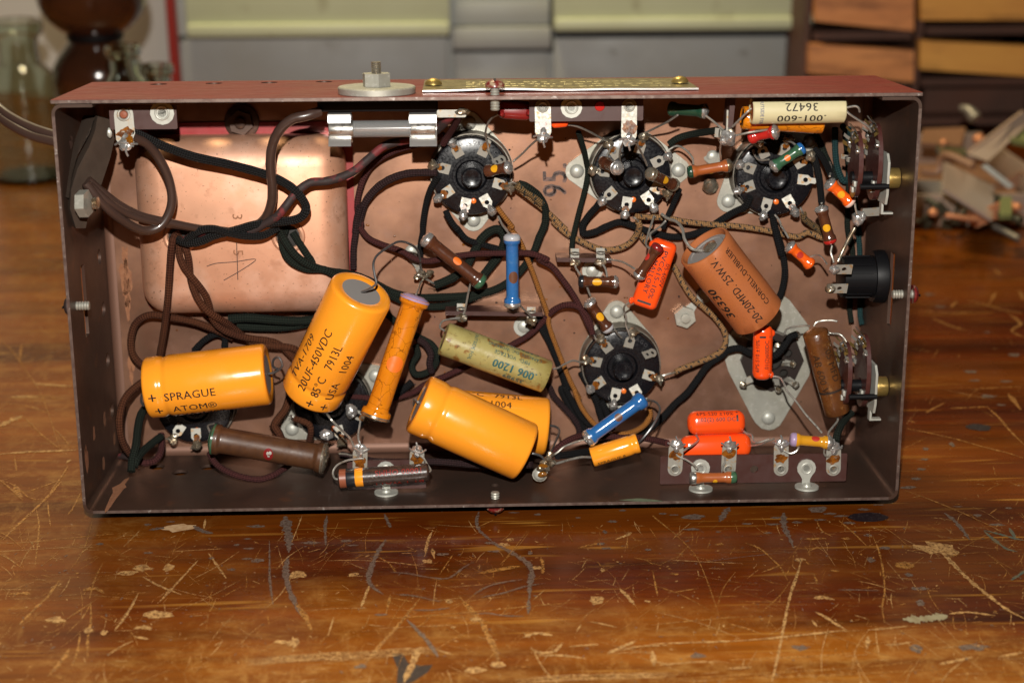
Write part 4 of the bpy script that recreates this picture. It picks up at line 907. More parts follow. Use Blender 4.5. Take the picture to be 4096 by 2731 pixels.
film('dark red dipped capacitor in the shadow of the top edge, left of the white eyelet', at('B',1480,500,39), at('B',1770,520,39), 7.2, 5.5, [], [('B',(1500,545,44),(1440,570,38),(1390,630,30),(1370,720,20),(1390,800,15),(1400,850,14)), ('B',(1760,540,44),(1990,620,40),(2150,650,36),'C',(350,490,28),(440,540,20),(500,570,15))])
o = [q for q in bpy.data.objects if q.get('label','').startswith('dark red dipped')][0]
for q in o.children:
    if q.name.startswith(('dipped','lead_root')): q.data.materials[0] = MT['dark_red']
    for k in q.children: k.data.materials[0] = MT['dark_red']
film('red dipped capacitor scrap glimpsed under the terminal strip left of the middle octal socket', at('B',1930,630,40), at('B',2080,615,40), 3.4, 3.4, [], [])
# ------------------------------------------------------------------ dogbone resistors
def resistor(label, p0, p1, rb, re, body, c0, c1, dot=None, lead=(), capl=.17, fl=None, lm='bare_wire', capjit=.05):
    p0, p1 = V(p0), V(p1); L = (p1-p0).length; a = (p1-p0).normalized(); t = Thing('resistor', label, 'resistor', (p0+p1)/2, RES)
    cl = L*capl; nk = min(cl*.55, 1.1); fb = max(fl or 0, cl)
    g = G(); g.lathe(p0, p1, [(cl*.55,re*.985),(fb*.9,re*.985),(fb+nk*.3,rb+(re-rb)*.8),(fb+nk*.8,rb+.12),(fb+nk*1.6,rb)]+[(fb+nk*1.6+(L-2*fb-3.2*nk)*k/6,rb) for k in range(1,6)]+[(L-fb-nk*1.6,rb),(L-fb-nk*.8,rb+.12),(L-fb-nk*.3,rb+(re-rb)*.8),(L-fb*.9,re*.985),(L-cl*.55,re*.985)], 28, jit=.02); b = t.part('body', g, MT[body], sharp=60)
    for p, s, m in ((p0,1,c0),(p1,-1,c1)):
        g = G(); q = p; g.lathe(q, q+a*s, [(0,0),(.02,re*.55),(.12*re,re*.84),(.35*re,re*1.0),(cl*.62,re*1.02),(cl*.72,re*.99),(cl*.75,rb*.8)], 28, jit=capjit)
        if m in ('solder','old_solder'):
            X = perp(a); g.blob(q+a*s*.05, (re*.75,re*.28,.35), 10, .2, (X, a.cross(X), a)); torus(g, q+a*s*cl*.45, a, re*1.0, .22, 24)
        t.part('end_cap', g, MT[m])
    S = Cyl(p0, p1, rb)
    if dot:
        m, k, y, rx, ry = dot; g = G(); cyl_patch(g, S, L*k, y, rx, ry, .06+rb*.025); t.part('colour_dot', g, MT[m], b)
    leads(t, lead, .42, lm); return t, S, b
R_ = resistor
R_('short brown resistor with yellow dot at the right of the socket nearest the fuse', at('B',1370,1035,18), at('B',1590,998,24), 2.0, 2.5, 'brown_ceramic', 'brown_ceramic', 'solder', ('signal_yellow',.45,.6,1.5,1.6), [('B',(1440,970,18),(1430,920,17),(1400,870,15),(1385,850,14)), ('B',(1610,950,24),(1680,890,30),(1760,810,38),(1850,740,49),(1900,750,50))], .22)
R_('short brown resistor with a silver end facing out over the middle top socket', at('C',455,742,16), at('C',588,800,32), 2.0, 2.6, 'brown_ceramic', 'brown_ceramic', 'solder', None, [('C',(490,720,18),(490,680,17),(510,640,16),(520,600,15)), ('C',(600,740,26),(595,680,32),(605,620,40),(630,570,49))], .25)
R_('brown resistor with yellow dot at the right of the middle top socket', at('C',845,832,32), at('C',1075,945,18), 2.0, 2.5, 'brown_ceramic', 'old_solder', 'old_solder', ('signal_yellow',.48,.3,1.5,1.6), [('C',(830,770,26),(790,680,34),(740,590,46),(700,560,50)), ('C',(1075,960,20),(1100,920,16),(1070,990,14),(1090,1030,12))], .2)
R_('orange-brown resistor with one green end between the two right octal sockets', at('C',1172,830,20), at('C',1555,765,20), 1.95, 2.5, 'orange_brown', 'dark_green', 'old_solder', ('signal_yellow',.52,-2.6,.8,.6), [('C',(1225,760,20),(1215,700,20),(1150,630,18),(1080,605,16),(1010,640,15)), ('C',(1460,720,20),(1455,640,26),(1470,560,36),(1510,500,46))], .16)
R_('green resistor with orange dot and blue end over the right octal socket', at('C',1890,795,28), at('C',2170,610,28), 2.0, 2.5, 'green_ceramic', 'solder', 'blue_ceramic', ('dot_orange',.48,-.2,1.2,1.2), [('C',(1870,720,28),(1800,725,24),(1760,700,20),(1735,640,16)), ('C',(2140,640,28),(2080,580,24),(2020,560,18))], .17)
R_('bright red resistor with a round silver end below the cream paper capacitor', at('C',1700,530,46), at('C',1950,480,52), 1.9, 2.7, 'bright_red', 'bright_red', 'solder', None, [('C',(1890,460,50),(1800,475,52),(1700,490,52),(1590,515,50))], .2)
R_('orange resistor with yellow dot and pale pink end beside the upper rotary switch', at('D',672,1015,36), at('D',882,1208,36), 2.0, 2.6, 'bright_orange', 'solder', 'pale_pink', ('signal_yellow',.52,-.2,1.4,1.5), [('D',(690,970,36),(700,900,28),(690,850,20)), ('D',(905,1200,36),(910,1240,36),(925,1300,36))], .18)
R_('brown resistor with yellow dot and bright red end near the right wall', at('D',612,1225,32), at('D',700,1545,32), 2.05, 2.6, 'brown_ceramic', 'solder', 'bright_red', ('signal_yellow',.55,.0,1.5,1.5), [('D',(620,1200,30),(610,1120,22),(590,1000,16)), ('H',(915,175,32),(905,230,33),(920,280,34),(930,320,35))], .16)
R_('orange resistor with dark red dot below the right octal socket', at('H',538,165,24), at('H',742,345,24), 1.95, 2.55, 'bright_orange', 'solder', 'bright_orange', ('dot_red',.46,.1,1.3,1.4), [('H',(545,110,23),(510,50,21),(480,0,18),'C',(1960,1240,17),(1920,1190,16)), ('H',(720,275,24),(790,255,26),(830,280,30),(870,330,34))], .17)
R_('long brown resistor with green and silver ends lying slanted over the maroon wire', at('F',1270,100,22), at('F',1780,505,22), 2.6, 3.2, 'brown_ceramic', 'solder', 'green_ceramic', ('dot_orange',.53,.9,1.9,1.4), [('F',(1670,500,20),(1655,560,19),(1640,640,18),(1625,720,17),(1610,760,17))], .12)
R_('long blue resistor with brown dot standing upright in the middle of the chassis', at('F',2025,72,27), at('F',2030,705,27), 2.45, 3.35, 'blue_ceramic', 'pale_grey', 'solder', ('dot_brown',.57,.5,2.4,1.9), [('F',(2000,70,26),(1960,20,22),'B',(1510,1480,18),(1480,1420,15)), ('F',(2090,680,27),(2130,720,24),(2180,770,20),(2200,790,18))], .11)
R_('tiny brown resistor with yellow dot and black end under the edge-on terminal strip', at('G',668,478,20), at('G',1012,482,20), 1.95, 2.5, 'brown_ceramic', 'band_black', 'solder', ('signal_yellow',.46,-.3,1.9,1.4), [('G',(690,425,20),(665,390,19),(645,355,18),(650,320,17)), ('G',(915,440,20),(905,380,19),(870,320,17))], .17)
R_('brown resistor with yellow dot and grey end just above the lower middle socket', at('G',752,640,21), at('G',935,900,19), 2.0, 2.65, 'brown_ceramic', 'solder', 'pale_grey', ('signal_yellow',.50,.2,1.9,1.5), [('G',(775,605,21),(760,570,20),(745,530,18),(720,470,17)), ('G',(980,890,19),(1010,930,17),(1040,960,15))], .17)
R_('brown resistor with red end lying across the MALLORY orange capacitor', at('G',1362,165,33), at('G',1175,450,31), 1.85, 2.5, 'brown_ceramic', 'dark_red', 'solder', ('dot_red',.40,-1.6,1.5,1.1), [('C',(850,1480,33),(820,1440,30),(840,1350,25),(870,1260,21),(890,1200,18)), ('G',(1150,370,31),(1100,340,27),(1040,310,22),(940,292,17),(880,290,17))], .17)
R_('blue resistor with brown dot leaning over the small orange capacitor', at('K',1238,405,42), at('K',728,770,46), 2.7, 3.4, 'blue_ceramic', 'blue_ceramic', 'solder', ('dot_brown',.45,.2,1.6,1.6), [('K',(712,765,46),(640,785,48),(550,820,50),(490,870,51),(440,900,52)), ('K',(1250,410,42),(1290,430,36),(1270,470,26),(1200,440,18),(1150,400,15))], .12)
R_('long ochre-yellow resistor with crackled glaze and violet end between the orange capacitors', at('F',1205,598,36), at('J',848,588,44), 4.45, 5.9, 'ochre_ceramic', 'violet', 'old_solder', ('dot_orange',.54,.9,3.2,3.4), [('F',(1205,590,32),(1225,540,26),(1240,500,18),(1265,460,12)), ('J',(730,600,46),(720,660,47),(712,720,49),(720,790,51),(740,830,52))], .042, fl=3.4)
R_('thick dull brown wire-wound resistor with silver end lying at the bottom left', at('I',1365,535,40), at('J',450,925,44), 5.2, 6.1, 'brown_wound', 'green_ceramic', 'old_solder', ('dark_red',.52,-2.4,1.9,2.6), [('J',(550,880,46),(610,885,48),(650,895,50),(700,880,52)), ('I',(1365,480,38),(1350,430,34),(1400,410,28))], .05, fl=3.6)
g = G(); S = Cyl(at('I',1365,535,40), at('J',450,925,44), 5.2); Lr = (at('I',1365,535,40)-at('J',450,925,44)).length; cyl_patch(g, S, Lr*.515, -1.9, .5, .7, .3); cyl_patch(g, S, Lr*.535, -1.6, .6, .7, .3); cyl_patch(g, S, Lr*.525, -3.0, .5, .4, .3)
o = [q for q in bpy.data.objects if q.get('label','').startswith('thick dull brown')][0]; q = mesh_obj('paint_fleck', g, MT['white_lug'], (at('I',1365,535,40)+at('J',450,925,44))/2); q.parent = o
R_('striped orange-brown wound resistor with green end in front of the bottom right strip', at('L',335,875,56), at('L',742,868,56), 1.95, 2.4, 'orange_brown', 'bright_steel', 'green_ceramic', ('signal_yellow',.53,-1.7,.9,.9), [('L',(405,800,56),(370,760,56),(310,720,54.5),(240,690,53.5),(220,660,53)), ('L',(625,820,56),(620,780,54.5),(640,740,53.5),(640,690,53))], .19)
R_('yellow resistor with red dot and violet end over the bottom right strip', at('L',1195,545,54), at('L',1560,575,55), 2.05, 2.7, 'yellow_ceramic', 'violet', 'solder', ('dot_red',.58,1.2,1.6,1.2), [('L',(1275,595,54),(1255,640,54),(1200,665,54),(1140,640,53.5)), ('L',(1490,620,55),(1490,670,54.5),(1520,690,54),(1580,650,54),(1640,615,53.5))], .19)
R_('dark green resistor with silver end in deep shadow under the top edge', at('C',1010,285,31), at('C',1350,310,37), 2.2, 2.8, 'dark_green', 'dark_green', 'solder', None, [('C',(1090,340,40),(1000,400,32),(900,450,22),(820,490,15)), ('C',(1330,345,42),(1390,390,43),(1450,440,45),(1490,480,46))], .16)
# colour-banded wrapped resistor
p0, p1 = at('J',540,1095,56), at('J',1318,1038,56); L = (p1-p0).length; a = (p1-p0).normalized()
t = Thing('resistor', 'straight dark resistor with brown, black and orange bands and red print on the bottom wall', 'resistor', (p0+p1)/2, RES)
r = 3.55; g = G(); g.lathe(p0, p1, [(0,r-1.3),(.2,r-.5),(.8,r)]+[(L*k/10,r) for k in range(1,10)]+[(L-.8,r),(L-.2,r-.5),(L,r-1.3)], 32, jit=.025); b = t.part('body', g, MT['wrapped_body'])
for x0, x1, m in ((0.2,3.2,'band_brown'),(3.2,6.4,'band_black'),(6.6,9.7,'orange_sleeve')):
    g = G(); g.lathe(p0+a*x0, p1, [(0,r+.02-(.9 if x0<1 else 0)),(.5,r+.12),(x1-x0-.05,r+.12),(x1-x0,r+.02)], 32, jit=.025); t.part('colour_band', g, MT[m], b)
S = Cyl(p1, p0, r)
for s, x, y, sx in (('BT 1 WATT',2.0,3.0,1.25),('10000 OHMS',2.2,-2.0,1.1)):
    g = G(); cyl_text(g, S, s, 2.9, x, y, sx=sx, lift=.14); t.part('print', g, MT['print_red'], b)
leads(t, [('J',(545,1100,56),(510,1090,56.5),(495,1040,56.5),(530,980,55),(610,940,53.5),(690,925,53),(760,920,52.5)), ('J',(1310,1040,56),(1330,1020,55),(1300,970,54),(1270,920,53),(1230,890,52.5))])
WIRES = 'insulated wires inside the chassis'
def wire(label, m, r, *p, name='hookup_wire', rj=.07, n=12, ends=()):
    g = G(); g.tube(path(*p), r, n, 6, rj=rj); o = single(name, g, MT[m], label, 'wire', WIRES); loc = sum(g.v, V())/len(g.v)
    for e in ends:
        h = G(); h.tube(path(*e), .45, 7, 5); q = mesh_obj('bare_end', h, MT['bare_wire'], loc); q.parent = o
        h = G(); c0 = path(*e)[0]; rr = random.Random(int(c0.x*10)); d0 = (path(*e)[1]-c0).normalized()
        for k in range(9): f = V((rr.uniform(-1,1), rr.uniform(-1,1), rr.uniform(-.3,1))); h.tube([c0+f*r*.5-d0*.8, c0+f*r*.8+d0*rr.uniform(.3,1.2), c0+f*r*1.1+d0*rr.uniform(.8,2.2)], .12, 4, 3)
        q = mesh_obj('frayed_threads', h, MT[m], loc); q.parent = o
    return o
# power cord, outside then inside
t = Thing('power_cord', 'brown two-core power cord coming in from the left edge and looping over the copper transformer', 'cord', at('A',300,900,45))
for a in ([('A',-160,560,20),('A',0,728,30),('A',120,810,36),('A',230,860,40),('A',345,898,43),('A',470,940,46)], [('A',-160,610,22),('A',0,782,32),('A',110,860,38),('A',230,915,42),('A',345,945,45),('A',470,975,48)]):
    g = G(); g.tube([at(*q) for q in a], 1.75, 12, 6); t.part('conductor', g, MT['cord_brown'])
g = G(); g.tube(path('A',(575,1225,58),(660,1330,56),(760,1430,52),(880,1510,46),(980,1545,42),(1070,1520,40),(1130,1440,39),(1155,1330,39),(1130,1190,40),(1060,1050,43),(980,960,47),(890,920,51)), 1.75, 12, 6); t.part('conductor', g, MT['cord_brown'])
g = G(); g.tube(path('A',(590,1205,56),(690,1290,53),(820,1385,48),(960,1450,43),(1130,1490,38),(1300,1525,33),(1430,1545,29),(1520,1565,26)), 1.6, 12, 6); t.part('conductor', g, MT['cord_brown'])
g = G(); g.tube(path('A',(600,1235,57),(720,1345,54),(860,1435,48),(1000,1480,43),(1150,1505,37),(1320,1535,31),(1500,1560,26)), 1.4, 12, 6); t.part('conductor', g, MT['cord_brown'])
wire('brown plastic wire looping down from the fuse over the copper transformer', 'cord_brown', 1.85, 'A',(2150,745,44),(2060,775,46),(1960,800,46),(1880,870,45),(1830,970,43),(1815,1100,41),(1828,1250,38),(1820,1370,35),(1775,1470,32),(1690,1530,28))
wire('thick black wire sagging from the top left lug across the copper transformer', 'rubber_black', 1.7, 'A',(880,885,50),(960,915,47),(1100,980,43),(1300,1050,40),(1550,1105,38),(1800,1175,37),(1950,1250,37),(2040,1350,36),(2050,1420,36),(1990,1470,35),(1850,1490,34),(1700,1510,33),(1580,1545,33),'E',(1420,80,32),(1290,135,31),(1170,150,29),(1100,125,26))
wire('black wire with red showing through, running from the fuse holder into the twist', 'red_black', 1.6, 'B',(1080,560,40),(900,720,30),(700,770,24),(520,810,24),(380,920,26),(250,1030,28),(120,1090,30),(0,1120,32),'A',(2080,1225,34),(1990,1290,36),(1920,1380,37),(1860,1450,36),(1780,1500,34),(1640,1560,31),'E',(1400,40,30),(1260,70,29),(1150,130,27))
wire('short black wire twisted with the others over the transformer', 'rubber_black', 1.5, 'E',(1950,20,29),(1800,90,32),(1600,80,34),(1400,30,34),(1280,45,33),(1170,120,30))
wire('single purplish brown wire hanging straight down from the left transformer hole', 'cloth_brown', 1.45, 'E',(1095,70,22),(1050,120,27),(1030,300,26),(1010,600,24),(985,830,20),(950,1050,15),(930,1150,12))
for ph, lb in ((0,'brown cloth wire of a twisted pair leaving the left transformer hole, first strand'),(math.pi,'brown cloth wire of a twisted pair leaving the left transformer hole, second strand')):
    base = spline(path('E',(1110,100,21),(1140,250,25),(1200,430,24),(1300,620,23),(1390,770,20),(1520,880,15),(1700,970,11),(1880,1010,9),(2030,1050,9),(2130,1130,8)), 4)
    o = [q+V((math.sin(i*.42+ph)*1.45, math.sin(i*.42+ph)*.7, math.cos(i*.42+ph)*1.3)) for i, q in enumerate(base)]
    g = G(); g.tube(o, 1.45, 10, 3, rj=.06); single('hookup_wire', g, MT['cloth_brown'], lb, 'wire', WIRES)
wire('rusty brown wire looping round below the transformer bell', 'cloth_brown', 1.5, 'E',(1560,960,8),(1430,900,10),(1250,830,11),(1050,790,11),(860,765,10),(740,830,9),(695,950,9),(700,1080,9),(760,1170,9),(850,1220,9))
wire('red-brown wire bowing along the left wall at the bottom corner', 'cloth_brown', 1.5, 'E',(830,1310,14),(720,1390,18),(640,1480,22),'I',(600,320,26),(595,440,27),(620,560,26),(670,650,24),(720,690,22))
wire('dark green wire lying under the lower edge of the transformer bell, upper one', 'cloth_green', 1.9, 'E',(1530,800,9),(1700,790,10),(1950,810,10),(2150,815,9),(2300,800,8))
wire('dark green wire lying under the lower edge of the transformer bell, lower one', 'cloth_green', 1.8, 'E',(1600,860,6),(1800,870,6),(2000,870,6),(2180,840,6),(2330,780,6))
# green and black twist out of the right hole
wire('dark green cloth wire from the right transformer hole to the socket nearest the fuse', 'cloth_green', 1.6, 'F',(40,40,23),(90,140,28),(180,260,28),(300,340,26),(450,390,22),(650,420,16),(820,480,12),(1000,570,9),(1180,615,7),(1400,615,6),(1650,600,6),(1850,560,6),(1990,490,6),(2100,390,6),(2200,250,6),(2260,100,6),'B',(1880,1480,7),(1880,1350,9),(1820,1240,12),(1730,1170,15),(1650,1140,15))
wire('second dark green cloth wire twisted with the first beside the transformer', 'cloth_green', 1.6, 'F',(90,30,22),(60,150,24),(120,290,25),(260,370,24),(420,380,24),(560,450,20),(750,500,15),(900,540,12),(1050,630,8),(1250,690,7),(1450,690,6),(1600,650,6),(1760,590,6))
wire('blackish green wire under the twist, dipping behind the orange capacitor', 'cloth_green', 1.5, 'F',(150,60,21),(240,200,22),(330,330,20),(400,420,15),(470,480,10),(560,560,8))
wire('scorched dark wire with a frayed end at the twisted solder lug', 'cloth_green', 1.8, 'F',(1370,510,10),(1450,480,10),(1550,430,10),(1640,340,9),(1700,230,9),(1770,110,10),(1850,45,10),(1920,40,10),(1960,110,9),(1930,230,7),(1850,340,6),(1780,430,6), ends=[('F',(1375,508,10),(1330,480,11),(1290,460,12))])
wire('small black wire bending down from the lower lug of the socket nearest the fuse', 'cloth_black', 1.25, 'B',(1030,1370,14),(1070,1450,14),(1130,1530,13),'F',(1560,30,12),(1640,120,11),(1760,160,10),(1900,200,9))
wire('flat black wire running down from the left lug of the socket nearest the fuse', 'cloth_black', 1.25, 'B',(965,1080,15),(900,1190,12),(860,1330,9),(838,1480,7),'F',(1262,60,6),(1245,160,6),(1240,300,6))
wire('short black wire along the right edge of the transformer frame', 'cloth_dark_maroon', 1.35, 'B',(300,1330,9),(270,1450,7),(258,1560,6),'F',(690,60,6),(672,200,6),(670,370,5))
wire('thick brown cloth wire arching from the left lug of the socket nearest the fuse', 'cloth_dark_maroon', 1.55, 'B',(960,1045,15),(850,1045,14),(700,1055,13),(560,1100,12),(440,1180,10),(350,1290,8),(310,1400,6),(290,1500,6))
wire('long maroon cloth wire crossing the whole middle to the lower socket', 'cloth_maroon', 1.25, 'B',(1020,720,16),(850,790,13),(650,840,11),(480,920,9),(370,1020,8),(300,1180,7),(275,1350,6),(310,1480,6),'F',(730,20,6),(800,110,7),(930,170,9),(1080,220,12),(1200,285,14),(1320,305,14),(1480,275,14),(1700,245,14),(1950,238,15),(2180,240,15),(2330,295,14),'G',(330,290,13),(440,350,12),(540,470,12),(630,600,12),(700,730,13),(760,860,14),(790,920,15), ends=[('G',(790,920,15),(815,965,15.5),(840,1000,15)),])
wire('short maroon wire from the fuse holder tab down to the socket', 'cloth_maroon', 1.35, 'B',(1150,560,40),(1110,640,30),(1060,720,20),(1010,800,15))
wire('maroon cloth wire arching from the lower socket left under the green waxed capacitor', 'cloth_maroon', 1.3, 'G',(790,930,15),(760,810,14),(700,720,13),(620,680,12),(520,690,10),(430,750,8),(340,850,7),(240,940,7),(120,1010,7),'F',(1950,1060,7),(1800,1140,6),(1600,1220,6),(1450,1290,6),(1300,1350,6),(1150,1440,6),'J',(900,420,8),(760,400,8),(640,390,8))
wire('orange cloth wire falling diagonally from the top left socket to the lower one', 'cloth_orange', 1.05, 'B',(1470,1340,15),(1530,1420,15),(1600,1510,14),'F',(2010,20,13),(2090,130,12),(2150,270,11),(2210,420,10),(2270,590,9),(2330,760,8),'G',(420,860,8),(480,1030,8),(550,1210,8),(610,1350,8),(680,1480,8),'K',(640,350,9),(700,490,11),(780,600,13),(870,680,14))
wire('black wire running beside the orange wire, upper of the two', 'cloth_black', 1.3, 'G',(300,760,6),(350,870,6),(410,980,6),(470,1110,6),(530,1250,6),(580,1390,6),'K',(560,320,6),(620,440,7),(690,560,8),(770,640,9),(830,690,10))
wire('black wire running beside the orange wire, lower of the two', 'cloth_black', 1.3, 'G',(340,760,5),(390,900,5),(450,1060,5),(510,1220,5),(560,1380,5),'K',(520,330,5),(590,470,6),(660,590,7),(730,680,8),(800,740,9))
wire('dark plum wire coming down from behind the green waxed capacitor', 'cloth_dark_maroon', 1.3, 'G',(340,1330,6),(420,1380,6),'K',(460,390,6),(540,480,7),(620,570,8),(670,650,8),(680,740,8))
wire('thick black cloth wire from the bottom of the lower socket, left strand', 'cloth_black', 1.45, 'K',(690,180,6),(760,300,7),(820,420,7),(850,520,7),(880,620,7),(900,720,7))
wire('thick black cloth wire from the bottom of the lower socket, right strand', 'cloth_black', 1.45, 'K',(860,430,8),(900,500,8),(930,590,8),(960,680,8))
wire('long black cloth wire sweeping from the wafer socket down to the bottom lugs', 'cloth_black', 1.45, 'H',(610,930,12),(550,960,13),(490,1050,14),(420,1115,13),(320,1120,10),(210,1090,8),(120,1050,8),(20,1070,8),'G',(1900,1110,8),(1780,1190,8),(1690,1310,8),(1600,1430,8),'K',(1500,450,8),(1380,580,9),(1250,690,11),(1120,770,16),(980,820,24),(820,850,32),(650,880,42),(490,900,50))
wire('tan tracer cloth wire with dark flecks looping below the middle top socket', 'cloth_tan', 1.25, 'B',(1640,1170,14),(1740,1250,12),(1850,1340,9),(1960,1440,7),(2060,1540,6),'C',(20,1235,6),(130,1340,6),(280,1425,6),(430,1485,6),(560,1485,7),(670,1440,8),(740,1360,10),(765,1290,13),(755,1255,14), ends=[('C',(757,1260,14),(745,1230,15),(710,1215,15.5))])
wire('tan tracer cloth wire running straight right from the middle top socket', 'cloth_tan', 1.2, 'C',(735,1205,15),(850,1212,13),(1000,1220,11),(1150,1250,10),(1350,1272,9),(1600,1290,8),(1850,1325,8),(2100,1380,8),'D',(500,1450,8),(610,1490,8),(720,1520,7))
wire('short tan wire from the lower right lug of the right octal socket', 'scorched_tan', 1.35, 'C',(2165,1180,13),(2175,1225,12),(2230,1270,10),(2300,1320,8),'D',(600,1440,7),(700,1500,6), ends=[('C',(2167,1190,13),(2155,1165,14),(2140,1130,14.5))])
wire('tan tracer cloth wire curling past the hex nut to the lower socket', 'cloth_tan', 1.2, 'C',(760,1330,6),(800,1400,6),(840,1440,6),'G',(1300,180,5),(1410,270,5),(1490,360,6),(1560,490,7),(1640,610,8),(1740,700,8),(1840,790,8),(1910,890,8),(1930,980,8),(1890,1070,8),(1790,1130,9),(1670,1180,11),(1560,1220,13),(1500,1252,14), ends=[('G',(1502,1250,14),(1450,1265,15),(1400,1280,15.5),(1370,1285,15))])
wire('dark scorched sheath with frayed end on the right lug of the socket nearest the fuse', 'scorched_tan', 1.7, 'B',(1630,1150,16),(1700,1190,15),(1780,1240,13),(1850,1310,11), ends=[('B',(1640,1150,16),(1600,1130,16.5),(1570,1140,16))])
wire('thin dark green wire running down from under the top terminal strip', 'cloth_green', 1.1, 'B',(2165,700,20),(2210,840,14),(2235,960,9),'C',(320,790,8),(318,880,8),(290,1010,8),(255,1140,8),(215,1300,8),(190,1430,9),(185,1520,11),'G',(620,230,14))
wire('black cloth wire making a sharp elbow between the two right octal sockets', 'cloth_black', 1.45, 'C',(450,1050,14),(400,1120,11),(330,1200,8),(280,1280,7),(290,1350,7),(380,1340,7),(490,1290,7),(600,1255,7),(720,1290,6),(880,1345,6),(1040,1380,6),(1200,1365,6),(1350,1310,6),(1470,1230,7),(1580,1165,9),(1670,1120,12),(1710,1040,14))
wire('black spaghetti sleeve below the middle top socket', 'cloth_black', 1.15, 'C',(1105,975,14),(1075,1050,12),(1030,1150,11),(985,1250,13),(965,1300,15))
wire('short dark green wire from the middle top socket to the upright strip', 'cloth_green', 1.4, 'C',(1020,590,15),(1080,545,16),(1180,510,18),(1300,490,24),(1430,470,36))
wire('flat black sleeve on the green resistor lead at the right octal socket, left one', 'cloth_black', 1.35, 'D',(545,760,16),(570,850,17),(595,960,19),(610,1080,24),(620,1190,30))
wire('flat black sleeve at the right octal socket, right one reaching the orange resistor', 'cloth_black', 1.3, 'D',(560,740,16),(620,800,19),(665,880,25),(700,960,33))
wire('dark teal wire running from the right octal socket down behind the orange resistor', 'cloth_green', 1.35, 'D',(560,600,5),(610,690,5),(650,790,5),(700,900,5),(740,990,5))
wire('dark teal wire hanging in a loop beside the upper rotary switch', 'cloth_teal', 1.3, 'D',(735,560,8),(735,680,6),(740,800,6),(760,910,6),(800,1000,6),(840,1000,6),(865,900,7),(870,760,9),(850,620,12),(800,540,16))
wire('dark green wire passing behind the jack along the right fold', 'cloth_green', 1.15, 'D',(820,600,10),(840,800,6),(850,1000,5),(845,1200,5),(840,1400,5),(870,1560,5),'H',(1070,100,5),(1090,220,5),(1085,400,5),(1075,560,5),(1065,700,5),(1080,830,7))
wire('blue-green wire passing behind the jack along the right fold', 'cloth_teal', 1.15, 'D',(850,560,14),(870,750,8),(880,950,6),(905,1200,5),(940,1450,5),'H',(1140,60,5),(1150,200,5),(1155,400,5),(1155,600,5),(1155,760,6),(1170,850,8))
wire('black flat sleeve running down from the right octal socket beside the tan capacitor', 'cloth_black', 1.35, 'C',(1900,1190,15),(1920,1290,14),(1950,1420,13),(1975,1520,12),'H',(420,0,12),(460,110,11),(490,220,10),(512,380,9),(500,500,8),(470,600,7),(400,720,6),(300,830,6),(220,880,6))
wire('maroon wire along the bottom behind the small orange capacitor', 'cloth_maroon', 1.3, 'K',(440,890,47),(520,810,44),(620,750,40),(730,725,36),(880,730,34),(1050,745,36),(1200,745,40),(1320,765,45),(1430,790,51))
wire('dark maroon wire along the bottom wall behind the lower capacitors', 'cloth_dark_maroon', 1.4, 'J',(560,890,34),(700,920,36),(900,950,38),(1150,950,38),(1400,950,38),(1700,975,40),(2000,985,43),(2200,975,46))
wire('fuzzy maroon wire drooping below the thick brown resistor', 'cloth_maroon', 1.25, 'I',(1365,660,30),(1390,720,33),(1450,780,36),(1560,840,39),(1680,875,40),(1800,885,40),(1910,850,38),(1990,800,34),(2050,760,30))
wire('dark green sleeve hanging into the bottom left corner', 'cloth_green', 1.65, 'I',(840,250,12),(780,330,18),(750,460,26),(735,600,33),(705,720,38),(695,820,41))
wire('short dark sleeve joining the green one in the bottom left corner', 'cloth_green', 1.55, 'I',(950,520,18),(870,580,24),(790,650,31),(740,720,37),(720,780,39))
wire('red-brown wire curling below the hidden lower left socket', 'cloth_maroon', 1.4, 'I',(950,500,12),(955,590,16),(940,670,20),(890,730,23),(820,745,25),(760,735,25))
wire('red wire end glimpsed in the bottom left corner behind the green sleeve', 'red_black', 1.3, 'I',(600,690,12),(640,690,14),(690,700,16))
wire('braided brown wire coming down between the two left orange capacitors', 'cloth_brown', 1.6, 'I',(2050,180,10),(2010,290,12),(1950,370,14),(1920,430,15),(1960,500,16),(1990,580,16))
wire('braided brown wire looped behind the thick brown resistor', 'cloth_brown', 1.5, 'I',(1900,420,10),(1930,480,10),(1920,560,12),(1950,620,14))
wire('frayed brown wire end at the socket hidden behind the resistors', 'cloth_brown', 1.35, 'I',(2090,370,14),(2160,390,15),(2215,420,15),(2230,480,15),(2215,560,14), ends=[('I',(2095,372,14),(2070,350,14),(2060,340,13))])
wire('dark green loop behind the ochre resistor', 'cloth_green', 1.4, 'F',(960,760,6),(1100,880,6),(1220,950,6),(1330,1010,7),(1385,1090,8),(1370,1190,8),(1290,1260,8),(1200,1270,8),(1170,1190,7),(1220,1100,6),(1200,1020,6))
wire('maroon loop behind the ochre resistor', 'cloth_dark_maroon', 1.4, 'F',(1220,970,8),(1290,1020,9),(1330,1100,10),(1320,1180,10),(1340,1250,9))
wire('blackish wires turning behind the plain orange capacitor', 'cloth_black', 1.5, 'J',(720,420,7),(860,430,7),(1000,400,7),(1100,330,7),(1170,270,7))
wire('orange-tan wire from the lower socket under the small orange capacitor', 'cloth_orange', 1.2, 'K',(1275,490,17),(1280,560,17),(1240,630,18),(1170,680,20),(1080,710,22),(960,720,22))
wire('dark green wire reaching the last lug at the bottom right', 'cloth_green', 1.45, 'L',(1720,320,36),(1670,370,40),(1630,430,45),(1600,500,49),(1590,560,51))
wire('thin black wire seen behind the level orange capacitor below the bell', 'cloth_black', 1.3, 'E',(1230,1070,6),(1320,980,7),(1420,930,7),(1490,960,7),(1490,1040,7))
wire('thick bare wire slanting down from the right wall lug to the jack', 'old_solder', .75, 'H',(1110,20,33),(1060,110,33),(1010,210,33),(965,310,34), name='bare_jumper', rj=.2)
